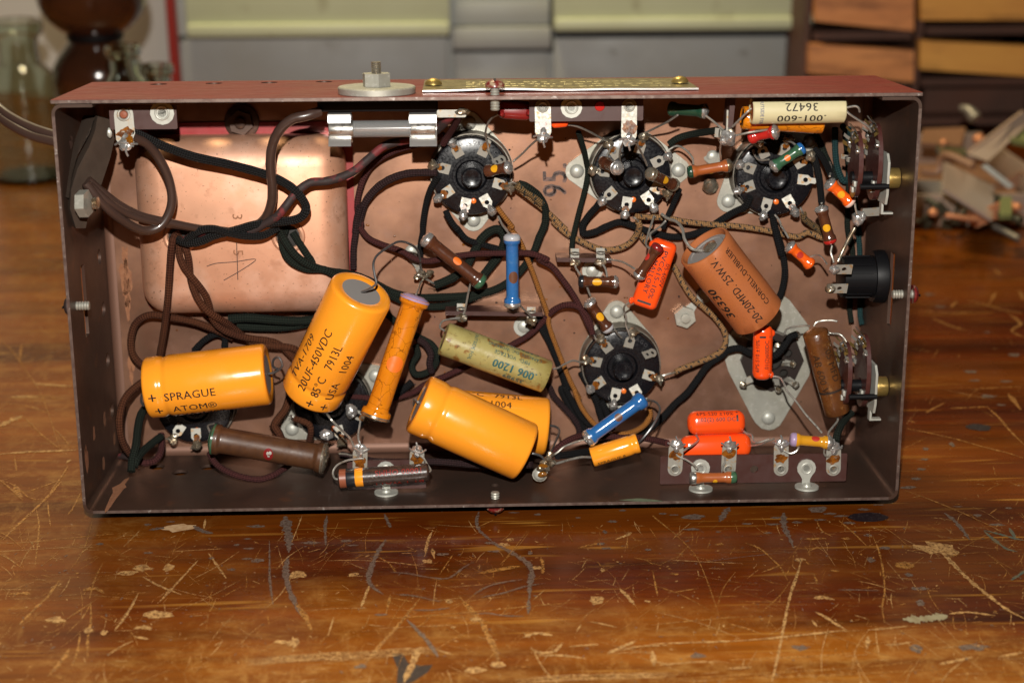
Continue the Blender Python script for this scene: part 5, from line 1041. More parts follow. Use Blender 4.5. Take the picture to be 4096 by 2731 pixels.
wire('thin bare lead from the hidden wafer socket past the jack', 'bare_wire', .42, 'H',(860,890,40),(900,920,40),(980,930,42),(1030,980,43),(1055,1050,44), name='bare_jumper')
def joint(label, c, x, y, w, r, m='solder', jit=.3):
    t = at(c, x, y, w); g = G(); g.blob(t, r, 14, jit)
    for k in range(3): g.blob(t+V((mnoise.noise(t*3+V((k,0,0)))*r[0], mnoise.noise(t*2+V((0,k,0)))*r[1], r[2]*.4)), tuple(q*.55 for q in r), 9, jit)
    return single('solder_joint', g, MT[m], label, 'solder joint')
joint('bright solder knob where the orange, brown and bare wires meet on the right wall', 'D', 940, 1330, 34, (2.6,3.0,2.2))
joint('solder lump hanging under the upright terminal strip', 'C', 1520, 530, 47, (3.0,3.2,2.2))
t = at('D',1035,1275,34); g = G(); g.plate([(-3.2,-1.7),(4.5,-1.3),(4.5,2.4),(-3.2,1.7)], [], .6, t, U_, (V_*.9+W_*.45).normalized()); single('wall_lug', g, MT['tin_plate'], 'amber-stained flat lug under the upper rotary switch on the right wall', 'lug')
joint('grey soldered knob at the right end of the green resistor', 'C', 2225, 690, 18, (2.0,2.2,1.8), 'old_solder')
joint('solder lump in the row of lugs behind the ochre resistor foot', 'J', 650, 520, 16, (2.4,2.8,2.2))
joint('solder lump beside the silver end of the thick brown resistor', 'J', 440, 720, 22, (2.8,2.2,2.0))
# ------------------------------------------------------------------ workbench top
def wood_table():
    m = bpy.data.materials.new('varnished_wood'); m.use_nodes = True; nt = m.node_tree; N = nt.nodes; L = nt.links; b = N['Principled BSDF']
    tc = N.new('ShaderNodeTexCoord')
    def mp(scale, rot=0.0, loc=(0,0,0)):
        q = N.new('ShaderNodeMapping'); q.inputs['Scale'].default_value = scale; q.inputs['Rotation'].default_value = (0,0,rot); q.inputs['Location'].default_value = loc
        L.new(tc.outputs['Object'], q.inputs['Vector']); return q.outputs[0]
    def noise(v, s, d=5.0, r=.6, dist=0.0):
        n = N.new('ShaderNodeTexNoise'); n.inputs['Scale'].default_value = s; n.inputs['Detail'].default_value = d; n.inputs['Roughness'].default_value = r; n.inputs['Distortion'].default_value = dist
        L.new(v, n.inputs['Vector']); return n.outputs['Fac']
    def rng(f, lo, hi, a=0.0, c=1.0):
        r = N.new('ShaderNodeMapRange'); L.new(f, r.inputs[0])
        for i, q in enumerate((lo, hi, a, c)): r.inputs[i+1].default_value = q
        return r.outputs[0]
    def mix(fac, a, c):
        x = N.new('ShaderNodeMix'); x.data_type = 'RGBA'
        if isinstance(fac, float): x.inputs['Factor'].default_value = fac
        else: L.new(fac, x.inputs['Factor'])
        for q, i in ((a, 6), (c, 7)):
            if isinstance(q, tuple): x.inputs[i].default_value = (*q, 1)
            else: L.new(q, x.inputs[i])
        return x.outputs[2]
    def mul(a, c):
        q = N.new('ShaderNodeMath'); q.operation = 'MULTIPLY'
        for i, z in enumerate((a, c)):
            if isinstance(z, float): q.inputs[i].default_value = z
            else: L.new(z, q.inputs[i])
        return q.outputs[0]
    tilt = math.radians(-4)
    g1 = noise(mp((1.2, 22, 1), tilt), 2.0, 6, .65, .4); g2 = noise(mp((6, 220, 1), tilt), 1.6, 4, .7); big = noise(mp((3, 9, 1), tilt), 1.3, 3)
    col = mix(rng(g1, .36, .66), (.026,.0038,.0008), (.130,.022,.0019))
    col = mix(rng(big, .42, .68, 0, .75), col, (.23,.062,.005))
    col = mix(rng(g2, .5, .78, 0, .55), col, (.026,.007,.003))
    wear = noise(mp((4, 4, 1)), 1.6, 4, .65)
    # golden wear at left and front, lamp and flash brightness put into its colour
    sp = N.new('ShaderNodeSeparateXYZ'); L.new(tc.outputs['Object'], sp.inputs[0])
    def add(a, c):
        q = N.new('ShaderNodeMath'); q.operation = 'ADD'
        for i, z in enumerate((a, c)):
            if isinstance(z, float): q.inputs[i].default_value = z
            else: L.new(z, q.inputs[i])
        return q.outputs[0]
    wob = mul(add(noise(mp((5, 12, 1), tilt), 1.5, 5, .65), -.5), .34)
    left = rng(add(sp.outputs[0], wob), -.085, -.19, 0, .6); front_lit_wear = rng(add(sp.outputs[1], mul(wob, .6)), -.118, -.185)
    mxw = N.new('ShaderNodeMath'); mxw.operation = 'MAXIMUM'; L.new(left, mxw.inputs[0]); L.new(front_lit_wear, mxw.inputs[1])
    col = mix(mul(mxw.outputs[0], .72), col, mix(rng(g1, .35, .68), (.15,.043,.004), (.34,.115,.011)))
    # fine directional scratches, broken up by wear
    scr = None
    for ang, s, th in ((.1,60,.70),(1.05,50,.71),(-.75,55,.715),(1.5,45,.715),(.55,70,.72),(-.25,80,.70)):
        n = noise(mp((3.2, s*1.0, 1), ang+tilt, (ang*3,ang,0)), 3.2, 2, .5, .25)
        q = mul(rng(n, th-.03, th+.02), rng(wear, .40, .62))
        if scr is None: scr = q
        else:
            mx = N.new('ShaderNodeMath'); mx.operation = 'MAXIMUM'; L.new(scr, mx.inputs[0]); L.new(q, mx.inputs[1]); scr = mx.outputs[0]
    col = mix(mul(scr, .75), col, (.38,.17,.028))
    rub = mul(rng(noise(mp((14, 60, 1), tilt), 2.2, 6, .75), .58, .72), rng(wear, .45, .68))
    col = mix(mul(rub, .7), col, (.32,.145,.024))
    specks = rng(noise(mp((1,1,1)), 420, 2, .5), .74, .78)
    col = mix(mul(specks, .55), col, (.42,.30,.18))
    fuzz = rng(noise(mp((1, 2.2, 1), math.radians(38)), 46, 6, .78), .50, .70); fuzz2 = rng(noise(mp((2.5, 1, 1), math.radians(-24)), 60, 6, .78), .52, .72)
    mf = N.new('ShaderNodeMath'); mf.operation = 'MAXIMUM'; L.new(fuzz, mf.inputs[0]); L.new(fuzz2, mf.inputs[1])
    col = mix(mul(mul(mf.outputs[0], mxw.outputs[0]), .6), col, (.46,.25,.07))
    L.new(col, b.inputs['Base Color'])
    L.new(rng(noise(mp((1,1,1)), 30, 5), .3, .7, .16, .36), b.inputs['Roughness'])
    b.inputs['Coat Weight'].default_value = 0.0; b.inputs['Coat Roughness'].default_value = .22; b.inputs['Specular IOR Level'].default_value = .22
    bp = N.new('ShaderNodeBump'); bp.inputs['Strength'].default_value = .35; bp.inputs['Distance'].default_value = .0006
    hs = N.new('ShaderNodeMath'); hs.operation = 'SUBTRACT'; L.new(noise(mp((3, 14, 1), tilt), 4, 5, .6), hs.inputs[0]); L.new(mul(scr, .5), hs.inputs[1])
    L.new(hs.outputs[0], bp.inputs['Height']); L.new(bp.outputs[0], b.inputs['Normal']); return m
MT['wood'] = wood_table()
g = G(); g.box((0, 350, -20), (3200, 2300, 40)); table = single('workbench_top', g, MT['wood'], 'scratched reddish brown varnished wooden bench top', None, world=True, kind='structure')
MT['scratch_raw'] = mat('scratch_raw', (.50,.28,.10), .6, spots=((500,.52,.1,(.20,.085,.024),.8),), holes=(900,.40,.14))
MT['scratch_amber'] = mat('scratch_amber', (.42,.19,.04), .5, spots=((500,.5,.12,(.16,.055,.011),.8),), holes=(800,.42,.14))
MT['chip_glint'] = mat('chip_glint', (.155,.108,.082), .45, spots=((700,.5,.15,(.08,.048,.036),.8),), holes=(900,.38,.10))  # grey chips, their specular glints put into the colour
MT['burn'] = mat('burn', (.014,.008,.010), .45, spots=((900,.6,.06,(.06,.045,.045),.7),))
MT['blue_green_mark'] = mat('blue_green_mark', (.055,.085,.075), .5, spots=((400,.5,.1,(.16,.10,.04),.8),))
MT['pale_mark'] = mat('pale_mark', (.27,.23,.14), .55, spots=((300,.5,.1,(.20,.15,.08),.8),))
MT['raw_gouge'] = mat('raw_gouge', (.50,.32,.17), .7, spots=((350,.52,.1,(.36,.19,.08),.8),))
rs = random.Random(11); BK = {k: G() for k in ('scratch_raw','scratch_amber','chip_glint','burn','blue_green_mark','pale_mark','raw_gouge')}
SK = [0]
def stroke(m, P, w0, w1=None):
    """worn scratch: P in world mm on the bench top"""
    SK[0] += 1; z = .05+.004*(SK[0] % 40); w1 = w0 if w1 is None else w1; P = spline(P, 9); n = len(P); vs = []; fs = []
    for i, p in enumerate(P):
        T = (P[min(i+1,n-1)]-P[max(i-1,0)]); T.z = 0; T.normalize(); Nn = V((-T.y,T.x,0)); k = i/(n-1)
        ww = .85*(w0+(w1-w0)*k)*(.55+.9*rs.random())*min(1, .25+4*k, .25+4*(1-k))/2; of = rs.uniform(-.15,.15)*ww
        q = V((p.x,p.y,z)); vs += [q+Nn*(ww+of), q-Nn*(ww-of)]
    for i in range(n-1): fs.append((2*i, 2*i+1, 2*i+3, 2*i+2))
    BK[m].add(vs, fs)
def chip(m, p, rx, ry, rot=0.0, j=.45, n=14):
    SK[0] += 1; z = .05+.004*(SK[0] % 40); X = V((math.cos(rot), math.sin(rot), 0)); Y = V((-math.sin(rot), math.cos(rot), 0)); c = V((p.x,p.y,z))
    lp = ragged(c, X, Y, rx, ry, n, j, SK[0]); BK[m].add([c]+lp, [(0,1+i,1+(i+1)%n) for i in range(n)])
def ST(m, c, P, w0, w1=None): stroke(m, [wz(c,x,y,0) for x, y in P], w0, w1)
def CHP(m, c, x, y, rx, ry, rot=0.0, j=.45): chip(m, wz(c,x,y,0), rx, ry, rot, j)
# left and front left
for P, w_ in (([(20,460),(300,435),(560,410),(850,383)],.5),([(620,300),(590,420),(560,500),(500,600)],.45),([(245,230),(262,330),(255,440),(235,600)],.8),([(410,40),(330,130),(230,230),(120,330),(20,430)],1.3),([(690,590),(640,690),(600,830)],.6),([(400,700),(330,800),(250,880),(120,1010)],1.2),([(960,680),(1070,740),(1220,800)],.9),([(1330,570),(1220,690),(1070,850)],1.0),([(1400,520),(1450,590),(1520,690)],1.0),([(930,790),(860,920),(770,1040)],1.0),([(610,860),(610,980),(590,1100),(590,1230)],.8),([(540,1060),(520,1180),(480,1290)],.9),([(470,1160),(400,1260),(320,1350)],1.6),([(650,830),(500,930),(380,1010)],.7),([(940,370),(890,420),(830,480)],.4),([(2030,270),(2000,350),(1960,450)],.5),([(1380,290),(1370,360)],.8),([(10,520),(80,570),(150,625)],.5),([(540,120),(490,220),(455,265)],.8),([(100,60),(120,110),(150,150)],2.0),([(180,110),(300,70),(400,30)],.7),([(320,170),(330,280),(340,340)],.6),([(0,30),(100,70),(200,150),(300,160)],.6),([(900,1080),(1000,1100)],1.2),([(720,1210),(830,1140),(900,1110)],.7),([(1100,920),(1040,930),(1000,960)],3.0),([(900,1030),(970,1020),(1020,1035)],2.4),([(60,800),(160,790),(200,800)],1.8),([(560,770),(640,760),(700,790)],2.2)): ST('scratch_amber' if P[0][0] < 700 else 'scratch_raw', 'T', P, w_)
for i in range(7): ST('scratch_raw', 'T', [(1640+i*3,1240+i*7),(1900,1215+i*7),(2150,1195+i*8),(2352,1180+i*8)], .35+.1*(i%3))
CHP('raw_gouge','T',1200,352,6.5,3.0,.06,.35)
ST('chip_glint','T',[(1000,368),(1080,355),(1100,360)],2.0); ST('chip_glint','T',[(1300,340),(1360,375),(1430,390)],2.2)
for x, y, a, b in ((1670,490,2,.8),(2090,450,4,1.0),(990,330,1.5,.9),(1150,310,1.6,.6),(1720,340,3.4,1),(1665,425,1.4,.6),(670,460,1.5,.8),(995,520,1.6,.7),(1590,465,1,.7),(1560,630,1.6,1.0),(1730,570,2.4,1.6),(1660,560,1.8,.6),(2330,440,2.6,.8),(1420,555,1,.7)): CHP('chip_glint','T',x,y,a,b)
for x, y, a, b in ((850,655,4.0,1.6),(950,625,3.6,2.2),(1130,620,1.8,2.8),(1060,935,5,2.4),(380,970,3,2),(590,1040,1.5,1.8),(1970,1120,2,3),(1900,1120,2.4,1.2),(700,1055,1.2,1.4),(2000,665,3.2,2.6)): CHP('scratch_raw','T',x,y,a,b)
ST('chip_glint','T',[(1915,275),(1925,340),(1940,420),(1940,520)],4.2,3.0); ST('chip_glint','T',[(1940,540),(1920,640),(1940,760),(1990,870),(2030,950)],3.0,1.6); ST('scratch_amber','T',[(1990,860),(2050,950),(2095,1045)],2.0)  # the long streak is a reflection in a dent, drawn as colour
ST('chip_glint','T',[(1810,440),(1812,600),(1815,720),(1835,870)],.9); ST('chip_glint','T',[(2198,268),(2185,350),(2190,470)],1.4)
# front centre
for P, w_ in (([(410,430),(370,490),(330,570),(295,680),(310,740),(390,800)],2.0),([(1120,455),(1200,490),(1290,540),(1360,590),(1390,650),(1375,740),(1375,830)],2.3),([(1035,245),(1020,300),(1030,360),(1080,410),(1130,450)],1.4),([(400,260),(425,320),(440,350)],1.6),([(440,650),(560,660),(700,685),(830,690),(930,620),(1000,580)],.9),([(480,800),(600,810),(780,850)],.9),([(1000,800),(1100,745),(1220,715),(1330,700)],1.0),([(1050,820),(1200,790),(1350,745),(1480,725)],.9),([(590,905),(720,905),(840,890)],.8),([(550,970),(640,1060),(700,1130),(760,1220)],1.8),([(1160,470),(1130,455),(1070,455)],2.0),([(1370,830),(1365,930)],1.4),([(1000,930),(1100,925),(1200,940),(1340,945)],.9)): ST('chip_glint','U',P,w_)
for P, w_ in (([(0,572),(180,568),(360,575),(520,590),(680,612)],.5),([(720,375),(690,440),(675,530)],1.1),([(860,530),(820,590),(770,665)],.5),([(300,735),(270,810),(240,890)],1.0),([(355,545),(430,590),(470,650)],.6),([(650,810),(570,910),(480,1020),(360,1150),(220,1330)],1.3),([(900,810),(970,890),(1040,970),(1090,1060),(1140,1170),(1175,1270)],2.2),([(440,960),(700,940),(1000,915),(1300,885),(1680,852)],.8),([(1980,760),(2030,810),(2080,870)],1.5),([(1780,980),(1880,1000),(1960,1020)],1.0),([(1720,1000),(1690,1050)],1.1),([(1900,1195),(2000,1150),(2090,1110)],1.6),([(440,820),(520,835),(600,850)],.6),([(2200,270),(2260,320),(2350,390)],.7),([(1040,340),(1130,300)],.7),([(1700,490),(1790,465),(1890,450)],1.3),([(1950,430),(2020,405),(2060,385)],1.5),([(2200,640),(2220,730),(2235,810)],.7),([(1640,1150),(1750,1140),(1840,1135)],.9),([(620,1160),(590,1260),(530,1390)],2.2,),([(60,950),(20,1080)],.8),([(1030,660),(1150,635),(1310,610)],2.2),([(1450,550),(1465,610),(1460,660)],1.5),([(440,800),(410,930)],1.0),([(750,1170),(860,1205)],.8),([(1330,1090),(1420,1060),(1530,1075)],1.8),([(1380,1160),(1440,1190),(1540,1180),(1600,1120)],1.4),([(1430,1210),(1600,1210),(1750,1230)],1.2),([(1980,1180),(2100,1150),(2300,1140)],1.0),([(2200,1180),(2210,1280)],1.6),([(720,490),(735,560)],1.4)): ST('scratch_amber' if (P[0][1] < 830 and P[0][0] % 3) or P[0][0] in (650,900,440) else 'scratch_raw','U',P,w_)
for i in range(5): ST('scratch_raw','U',[(0,1195+i*13),(240,1185+i*12),(520,1165+i*10),(780,1150+i*8)], .5)
for i in range(4): ST('scratch_raw','U',[(1280,1370+i*9),(1600,1345+i*10),(2000,1335+i*9),(2352,1325+i*9)], .6)
for x, y, a, b in ((1010,1305,3.2,1.8),(1160,1270,2.6,1.6),(1420,620,1.8,1.3),(1200,465,2.2,1.4),(690,575,1.8,1.4),(1240,430,1.6,1.2),(1830,840,2.4,2.8),(840,845,1.2,1.3),(1010,965,2.2,1.5),(1865,635,.8,1.6),(2165,845,1,.7),(190,665,1.8,1.2),(860,1020,1.0,.8)): CHP('scratch_raw','U',x,y,a,b)
for x, y, a, b in ((150,435,2,.6),(180,470,2.2,.6),(790,530,2.4,.9),(1425,262,1.2,.8),(1930,310,1.8,1.0),(2000,235,1.4,.7),(1880,380,.8,1.2),(1855,460,1.6,1.2),(1890,490,1.8,.8),(2170,500,1.2,.8),(1140,510,2.2,.7),(1270,250,1.8,.5),(1380,520,.8,1.4),(380,935,1.8,.7),(240,1280,1.8,1.2),(1700,285,1,.5),(2270,258,1.4,.6)): CHP('chip_glint','U',x,y,a,b)
P = [(450,1200),(520,1190),(560,1260),(640,1275),(725,1270),(690,1320),(600,1380),(560,1396),(480,1396),(490,1300)]
BK['burn'].add([V((wz('U',x,y,0).x, wz('U',x,y,0).y, .035)) for x, y in P], [tuple(range(len(P)-1,-1,-1))])
# front right
for P, w_ in (([(1760,440),(1830,480),(1900,550),(2000,650),(2120,750),(2240,840),(2352,900)],2.4),([(950,540),(920,640),(880,760),(850,900),(820,1060),(790,1200),(765,1300)],1.3),([(600,425),(690,460),(760,520),(820,580),(865,660)],1.1),([(20,255),(110,330),(200,410),(290,510),(350,640),(400,780),(440,900)],.5),([(1400,380),(1440,480),(1465,600),(1475,720),(1460,830),(1475,925)],.8),([(1600,95),(1700,130),(1830,180),(1960,235),(2080,290),(2230,360)],.8),([(0,1060),(280,1050),(560,1040),(850,1015),(1080,990),(1240,972)],1.3),([(1040,860),(1100,890),(1160,930),(1230,970)],1.7),([(60,1190),(300,1170),(430,1175)],1.2),([(480,1160),(800,1145),(1100,1130),(1310,1110)],.9),([(1050,290),(1080,345),(1150,385)],.8),([(1190,285),(1290,370),(1360,440)],.8),([(1030,615),(1050,680)],.7),([(1010,470),(1060,445)],.9),([(1000,560),(975,535)],.7),([(1030,770),(1090,765),(1160,780)],2.4),([(1370,970),(1500,960),(1620,945)],1.4),([(1480,1065),(1560,1060),(1650,1045)],1.4),([(1820,1185),(1920,1165),(2030,1140)],1.6),([(2190,1140),(2352,1110)],1.5),([(0,1290),(400,1265),(760,1240),(1100,1220),(1440,1195),(1740,1155)],.8),([(100,1296),(600,1275),(1100,1255),(1600,1230),(2200,1195)],.8),([(0,940),(300,910),(680,880)],.7),([(700,610),(780,580),(840,560)],.8),([(490,930),(600,960),(700,995)],.9),([(1880,870),(2000,860),(2170,880)],1.6),([(1020,910),(1050,950)],1.4),([(1370,1010),(1365,1090)],1.5),([(2150,45),(2200,55)],.8),([(150,735),(300,710)],.8),([(490,1215),(560,1210),(640,1205)],1.5),([(2140,240),(2180,210)],.7),([(1650,140),(1700,130)],.6)): ST('scratch_raw' if w_ > 1.15 else 'scratch_amber','X',P,w_, w_*.7)
CHP('scratch_raw','X',1800,460,6.0,4.5,-.4); CHP('scratch_raw','X',945,530,2.0,1.5)
ST('pale_mark','X',[(1590,905),(1680,905),(1780,895),(1870,880)],5.0,4.5)
for x, y, a, b in ((270,262,4.2,2.2),(1055,215,3.6,2.4),(1130,240,2.6,.8),(1210,255,3.0,.8),(1345,215,2.4,1.0),(790,268,2.2,.7),(610,305,2.2,.7),(255,340,3.2,.7),(925,295,2,.7),(1070,280,2.6,.8),(770,308,2.4,.6),(1260,300,2.2,1.0),(1370,375,1.6,1.0),(740,360,1.6,.7),(1390,530,1.6,1.6),(1475,455,2.0,1.2),(1940,195,1.8,.5),(2060,250,1.8,1.0),(1620,75,3.2,1.4),(1675,20,2,.9),(2255,205,1.6,.8),(1700,800,1.8,2),(1700,710,3.0,1.2),(950,1080,2.6,1.4),(300,1130,2,1.6),(1675,1090,2,2.4),(2030,1080,5,2),(80,240,1.4,.6),(150,248,2,.4),(430,355,1,.6),(2180,310,3,.8),(1440,185,2.2,.5),(1630,625,1.4,1.4)): CHP('chip_glint','X',x,y,a,b)
ST('chip_glint','X',[(500,200),(470,240),(435,290)],2.6); ST('chip_glint','X',[(840,235),(840,290),(850,340),(880,400),(905,460)],3.4,1.4); ST('chip_glint','X',[(1850,235),(1920,290),(1970,350),(2010,405)],1.8); ST('chip_glint','X',[(300,550),(480,525),(650,505),(900,480)],.35); ST('chip_glint','X',[(1180,720),(1300,720),(1440,725)],.7)
for P in ([(2100,350),(2170,410),(2240,460),(2310,480)],[(2100,345),(2200,370),(2270,390),(2352,410)],[(2260,330),(2300,400)],[(2270,660),(2330,620),(2352,600)]): ST('blue_green_mark','X',P,1.6)
for x, y, a, b in ((1600,565,3.6,2.4),(1035,400,3.8,.9),(1235,398,1.6,.8),(435,435,1.6,.7),(1160,600,2,.7),(150,620,1.4,.8)): CHP('scratch_amber','X',x,y,a,b)
CHP('burn','X',1372,263,7.9,3.9,.0,.10); CHP('burn','Z',590,1152,5.4,3.9,.0,.2)
# right side and left side, farther back
for P, w_ in (([(180,1160),(330,1190),(480,1225),(620,1265),(760,1300),(850,1330)],.9),([(430,1045),(540,1040),(650,1035)],1.0),([(640,1035),(710,1100),(760,1160),(850,1250)],1.1),([(230,490),(360,495),(470,500),(560,490)],1.4),([(320,525),(420,570),(520,600)],1.6),([(530,430),(640,455),(740,485),(850,500)],1.6),([(690,380),(650,450)],1.8),([(760,500),(830,560),(780,600),(850,640)],2.0),([(470,430),(430,470)],1.5),([(540,935),(700,925),(850,920)],.8),([(760,960),(830,1050)],2.6),([(290,1070),(330,1045),(400,1010)],1.0),([(680,250),(720,285)],1.6),([(820,370),(850,430)],2),([(180,1110),(230,1125)],.8)): ST('scratch_amber','Z',P,w_)
for x, y, a, b in ((545,835,3,1.6),(570,885,2.6,1.0),(640,975,3.6,1.6),(290,1275,1.2,1.2),(285,1335,1.6,1),(270,1390,1.8,1),(235,1445,1.8,1),(190,1495,3.2,1.2),(720,1025,2.2,.9),(640,610,1.6,1),(750,890,3,1),(790,740,3,2),(440,1250,1.2,2.4),(375,465,3,1.4),(310,395,2.6,1.8)): CHP('chip_glint','Z',x,y,a,b)
for P, w_ in (([(0,790),(60,850),(130,950),(200,1060),(290,1320)],.6),([(0,1210),(60,1180),(105,1160)],4.0),([(50,1070),(120,1068),(185,1070)],2.6),([(165,1005),(250,1012),(345,1018)],2.2),([(0,1345),(120,1335),(250,1330),(370,1325)],1.8),([(105,810),(95,900)],1.0),([(100,1150),(200,1250),(290,1320)],.7),([(250,1210),(300,1260),(340,1310)],.6),([(180,1065),(330,1080)],1.2),([(0,1470),(60,1520),(110,1568)],1.0),([(240,1530),(300,1450),(330,1400)],.8),([(320,1390),(340,1370)],1.6),([(0,1100),(120,1110),(270,1160)],.7),([(70,1350),(80,1430)],.8)): ST('scratch_raw' if w_ > 1.5 else 'scratch_amber','Y',P,w_)
# countless fine nicks
for i in range(5200):
    x = rs.gauss(0, 190) if i % 3 else rs.choice((-1,1))*rs.gauss(210, 55); y = rs.uniform(-230, 260) if i % 5 == 0 else rs.uniform(-215,-68)
    if abs(x) < 160 and -66 < y < 20: continue
    k = rs.random(); p = V((x, y, 0))
    if k < .42: chip(rs.choice(('scratch_amber','scratch_raw','chip_glint')), p, rs.uniform(.15,.7)*rs.choice((.6,1,1.5)), rs.uniform(.1,.4), rs.uniform(0,3), .5, 8)
    else:
        a = rs.choice((rs.gauss(.05,.12), rs.gauss(1.0,.25), rs.gauss(-.7,.3), rs.gauss(1.5,.3))); l = rs.uniform(2, 12)*rs.choice((.5,1,1,2.6)); d = V((math.cos(a), math.sin(a), 0)); c = V((-d.y, d.x, 0))*rs.uniform(-.06,.06)*l
        stroke(rs.choice(('scratch_amber','scratch_amber','scratch_raw')), [p-d*l/2, p+c, p+d*l/2], rs.uniform(.10,.36)*rs.choice((.7,1,1.2)))
for k, nm in (('scratch_raw','raw_scratches'),('scratch_amber','amber_scratches'),('chip_glint','chips_and_glints'),('burn','burn_marks'),('blue_green_mark','blue_green_scuffs'),('pale_mark','pale_gouges'),('raw_gouge','raw_gouges')):
    o = mesh_obj(nm, BK[k], MT[k], V((0,0,0))); o['kind'] = 'stuff'; o.parent = table; o.matrix_parent_inverse = table.matrix_world.inverted()

# ------------------------------------------------------------------ background, all standing on or behind the bench
def wbox(a, b, y0, y1):
    """box whose front face spans photo points a-b at depth y0"""
    p = wy('0',a[0],a[1],y0); q = wy('0',b[0],b[1],y0); return V(((p.x+q.x)/2,(y0+y1)/2,(p.z+q.z)/2)), (abs(q.x-p.x), y1-y0, abs(p.z-q.z))
MT['wall_paint'] = mat('wall_paint', (.62,.60,.57), .8)
g = G(); g.box((0,775,600), (4200,20,1300)); single('back_wall', g, MT['wall_paint'], 'plain light grey wall behind the bench', None, world=True, kind='structure')
# drawer cabinet
MT['cab_grey'] = mat('cab_grey', (.415,.430,.41), .5, spots=((14,.55,.15,(.37,.36,.31),.6),(60,.70,.04,(.16,.14,.10),.5)))
MT['cab_beige'] = mat('cab_beige', (.64,.665,.45), .45, spots=((10,.5,.18,(.54,.555,.34),.6),(50,.68,.06,(.30,.26,.12),.5)))
MT['cab_red'] = mat('cab_red', (.34,.030,.022), .4)
Y0 = 620.0
tl = wy('0',398,0,Y0); br = wy('0',1852,176,Y0); xL, xR = wy('0',405,90,Y0).x, wy('0',1850,90,Y0).x
zt = 430.0; cx = (xL+xR)/2
cabin = Thing('drawer_cabinet', 'wide drawer cabinet with beige upper fronts, grey lower fronts and a red side', 'cabinet', (cx,Y0,0), world=True)
g = G(); g.box((cx,Y0+70,zt/2), (xR-xL,138,zt)); cabin.part('carcass', g, MT['cab_grey'])
g = G(); g.rbox((xL-1.4,Y0+64,zt/2), (7,150,zt), 2); cabin.part('red_side_panel', g, MT['cab_red'])
g = G(); g.rbox((xR+3,Y0+64,zt/2), (5,150,zt), 1.5); cabin.part('side_panel', g, MT['cab_grey'])
def front(a, b, m, d=12, lip=False, nm='drawer_front'):
    c, s = wbox(a, b, Y0-d, Y0-.5); g = G(); g.rbox(c, s, 1.6, seg=2)
    o = cabin.part(nm, g, MT[m])
    if lip:
        z = wy('0', a[0], lip, Y0-d).z; g = G(); g.rbox((c.x, Y0-d-1.0, (z+c.z-s[2]/2)/2), (s[0]-1, 6, z-(c.z-s[2]/2)), 2, seg=2); cabin.part('drawer_lip', g, MT[m], o)
front((412,-150),(1034,81), 'cab_beige', 15, 55); front((1273,-150),(1872,66), 'cab_beige', 15, 42)
front((420,90),(1030,300), 'cab_grey', 4); front((1272,88),(1846,300), 'cab_grey', 4)
front((1044,3),(1262,58), 'cab_grey', 3); front((1040,64),(1266,112), 'cab_grey', 8, nm='drawer_rail'); front((1044,121),(1258,300), 'cab_grey', 3)
MT['gap_dark'] = mat('gap_dark', (.03,.032,.03), .7)
for a, b in (((1036,-150),(1042,300)),((1264,-150),(1271,120)),((1040,58.5),(1266,63.5)),((1040,112.5),(1266,120.5)),((412,82),(1034,89)),((1273,68),(1848,87))):
    c, s = wbox(a, b, Y0-1.5, Y0-.4); g = G(); g.box(c, s); cabin.part('drawer_gap', g, MT['gap_dark'])
# wooden drawer nest
MT['nest_wood'] = mat('nest_wood', (.78,.33,.115), .5, spots=((5,.5,.15,(.58,.21,.075),.85),(14,.60,.10,(.16,.055,.025),.75)), stretch=(1,1,4))
MT['nest_wood_yellow'] = mat('nest_wood_yellow', (.80,.40,.09), .5, spots=((6,.5,.15,(.62,.27,.06),.85),(15,.62,.10,(.22,.085,.02),.75)), stretch=(1,1,4))
MT['nest_frame'] = mat('nest_frame', (.12,.048,.028), .6, spots=((12,.5,.2,(.045,.025,.018),.7),))
Y1 = 560.0
xa, xm, xb = wy('W',285,350,Y1).x, wy('W',1345,350,Y1).x, wy('W',2360,350,Y1).x+60
nest = Thing('wooden_drawer_nest', 'old wooden nest of small drawers with skewed orange-brown fronts', 'drawers', (xm,Y1,0), world=True)
g = G(); g.box(((xa+xb)/2,Y1+170,210), (xb-xa,10,420)); nest.part('back', g, MT['nest_frame'])
for x, w_ in ((xa,4),(xm,5),(xb,5)): g = G(); g.box((x,Y1+80,210), (w_,170,420)); nest.part('upright', g, MT['nest_frame'])
for (x0, x1), ys in (((xa,xm),((300,360),(788,860))),((xm,xb),((250,330),(740,810),(1130,1160)))):
    for ya, yb in ys:
        za, zb = wy('W',800,ya,Y1).z, wy('W',800,yb,Y1).z; g = G(); g.box(((x0+x1)/2,Y1+80,(za+zb)/2), (x1-x0-10,166,max(6,(za-zb)*.7))); nest.part('shelf', g, MT['nest_frame'])
def nfront(P, m, d):
    f = [wy('W',x,y,Y1-d) for x, y in P]; g = G(); n = 4; bk = [q+V((0,11,0)) for q in f]
    g.add(f+bk, [(3,2,1,0),(4,5,6,7)]+[(i, (i+1)%4, 4+(i+1)%4, 4+i) for i in range(4)])
    o = nest.part('drawer_front', g, MT[m]); g = G(); c = sum(f, V())/4; wd = abs(f[1].x-f[0].x)*.92; g.box(c+V((0,75,-4)), (wd,130,abs(f[0].z-f[3].z)*.6)); nest.part('drawer_box', g, MT['nest_frame'], o)
nfront([(400,-500),(1318,-480),(1312,295),(385,200)], 'nest_wood', 16); nfront([(330,420),(1315,480),(1310,775),(320,690)], 'nest_wood', 14)
nfront([(1385,-420),(2450,-440),(2450,190),(1380,190)], 'nest_wood_yellow', 18); nfront([(1372,385),(2450,440),(2450,725),(1372,655)], 'nest_wood_yellow', 16)
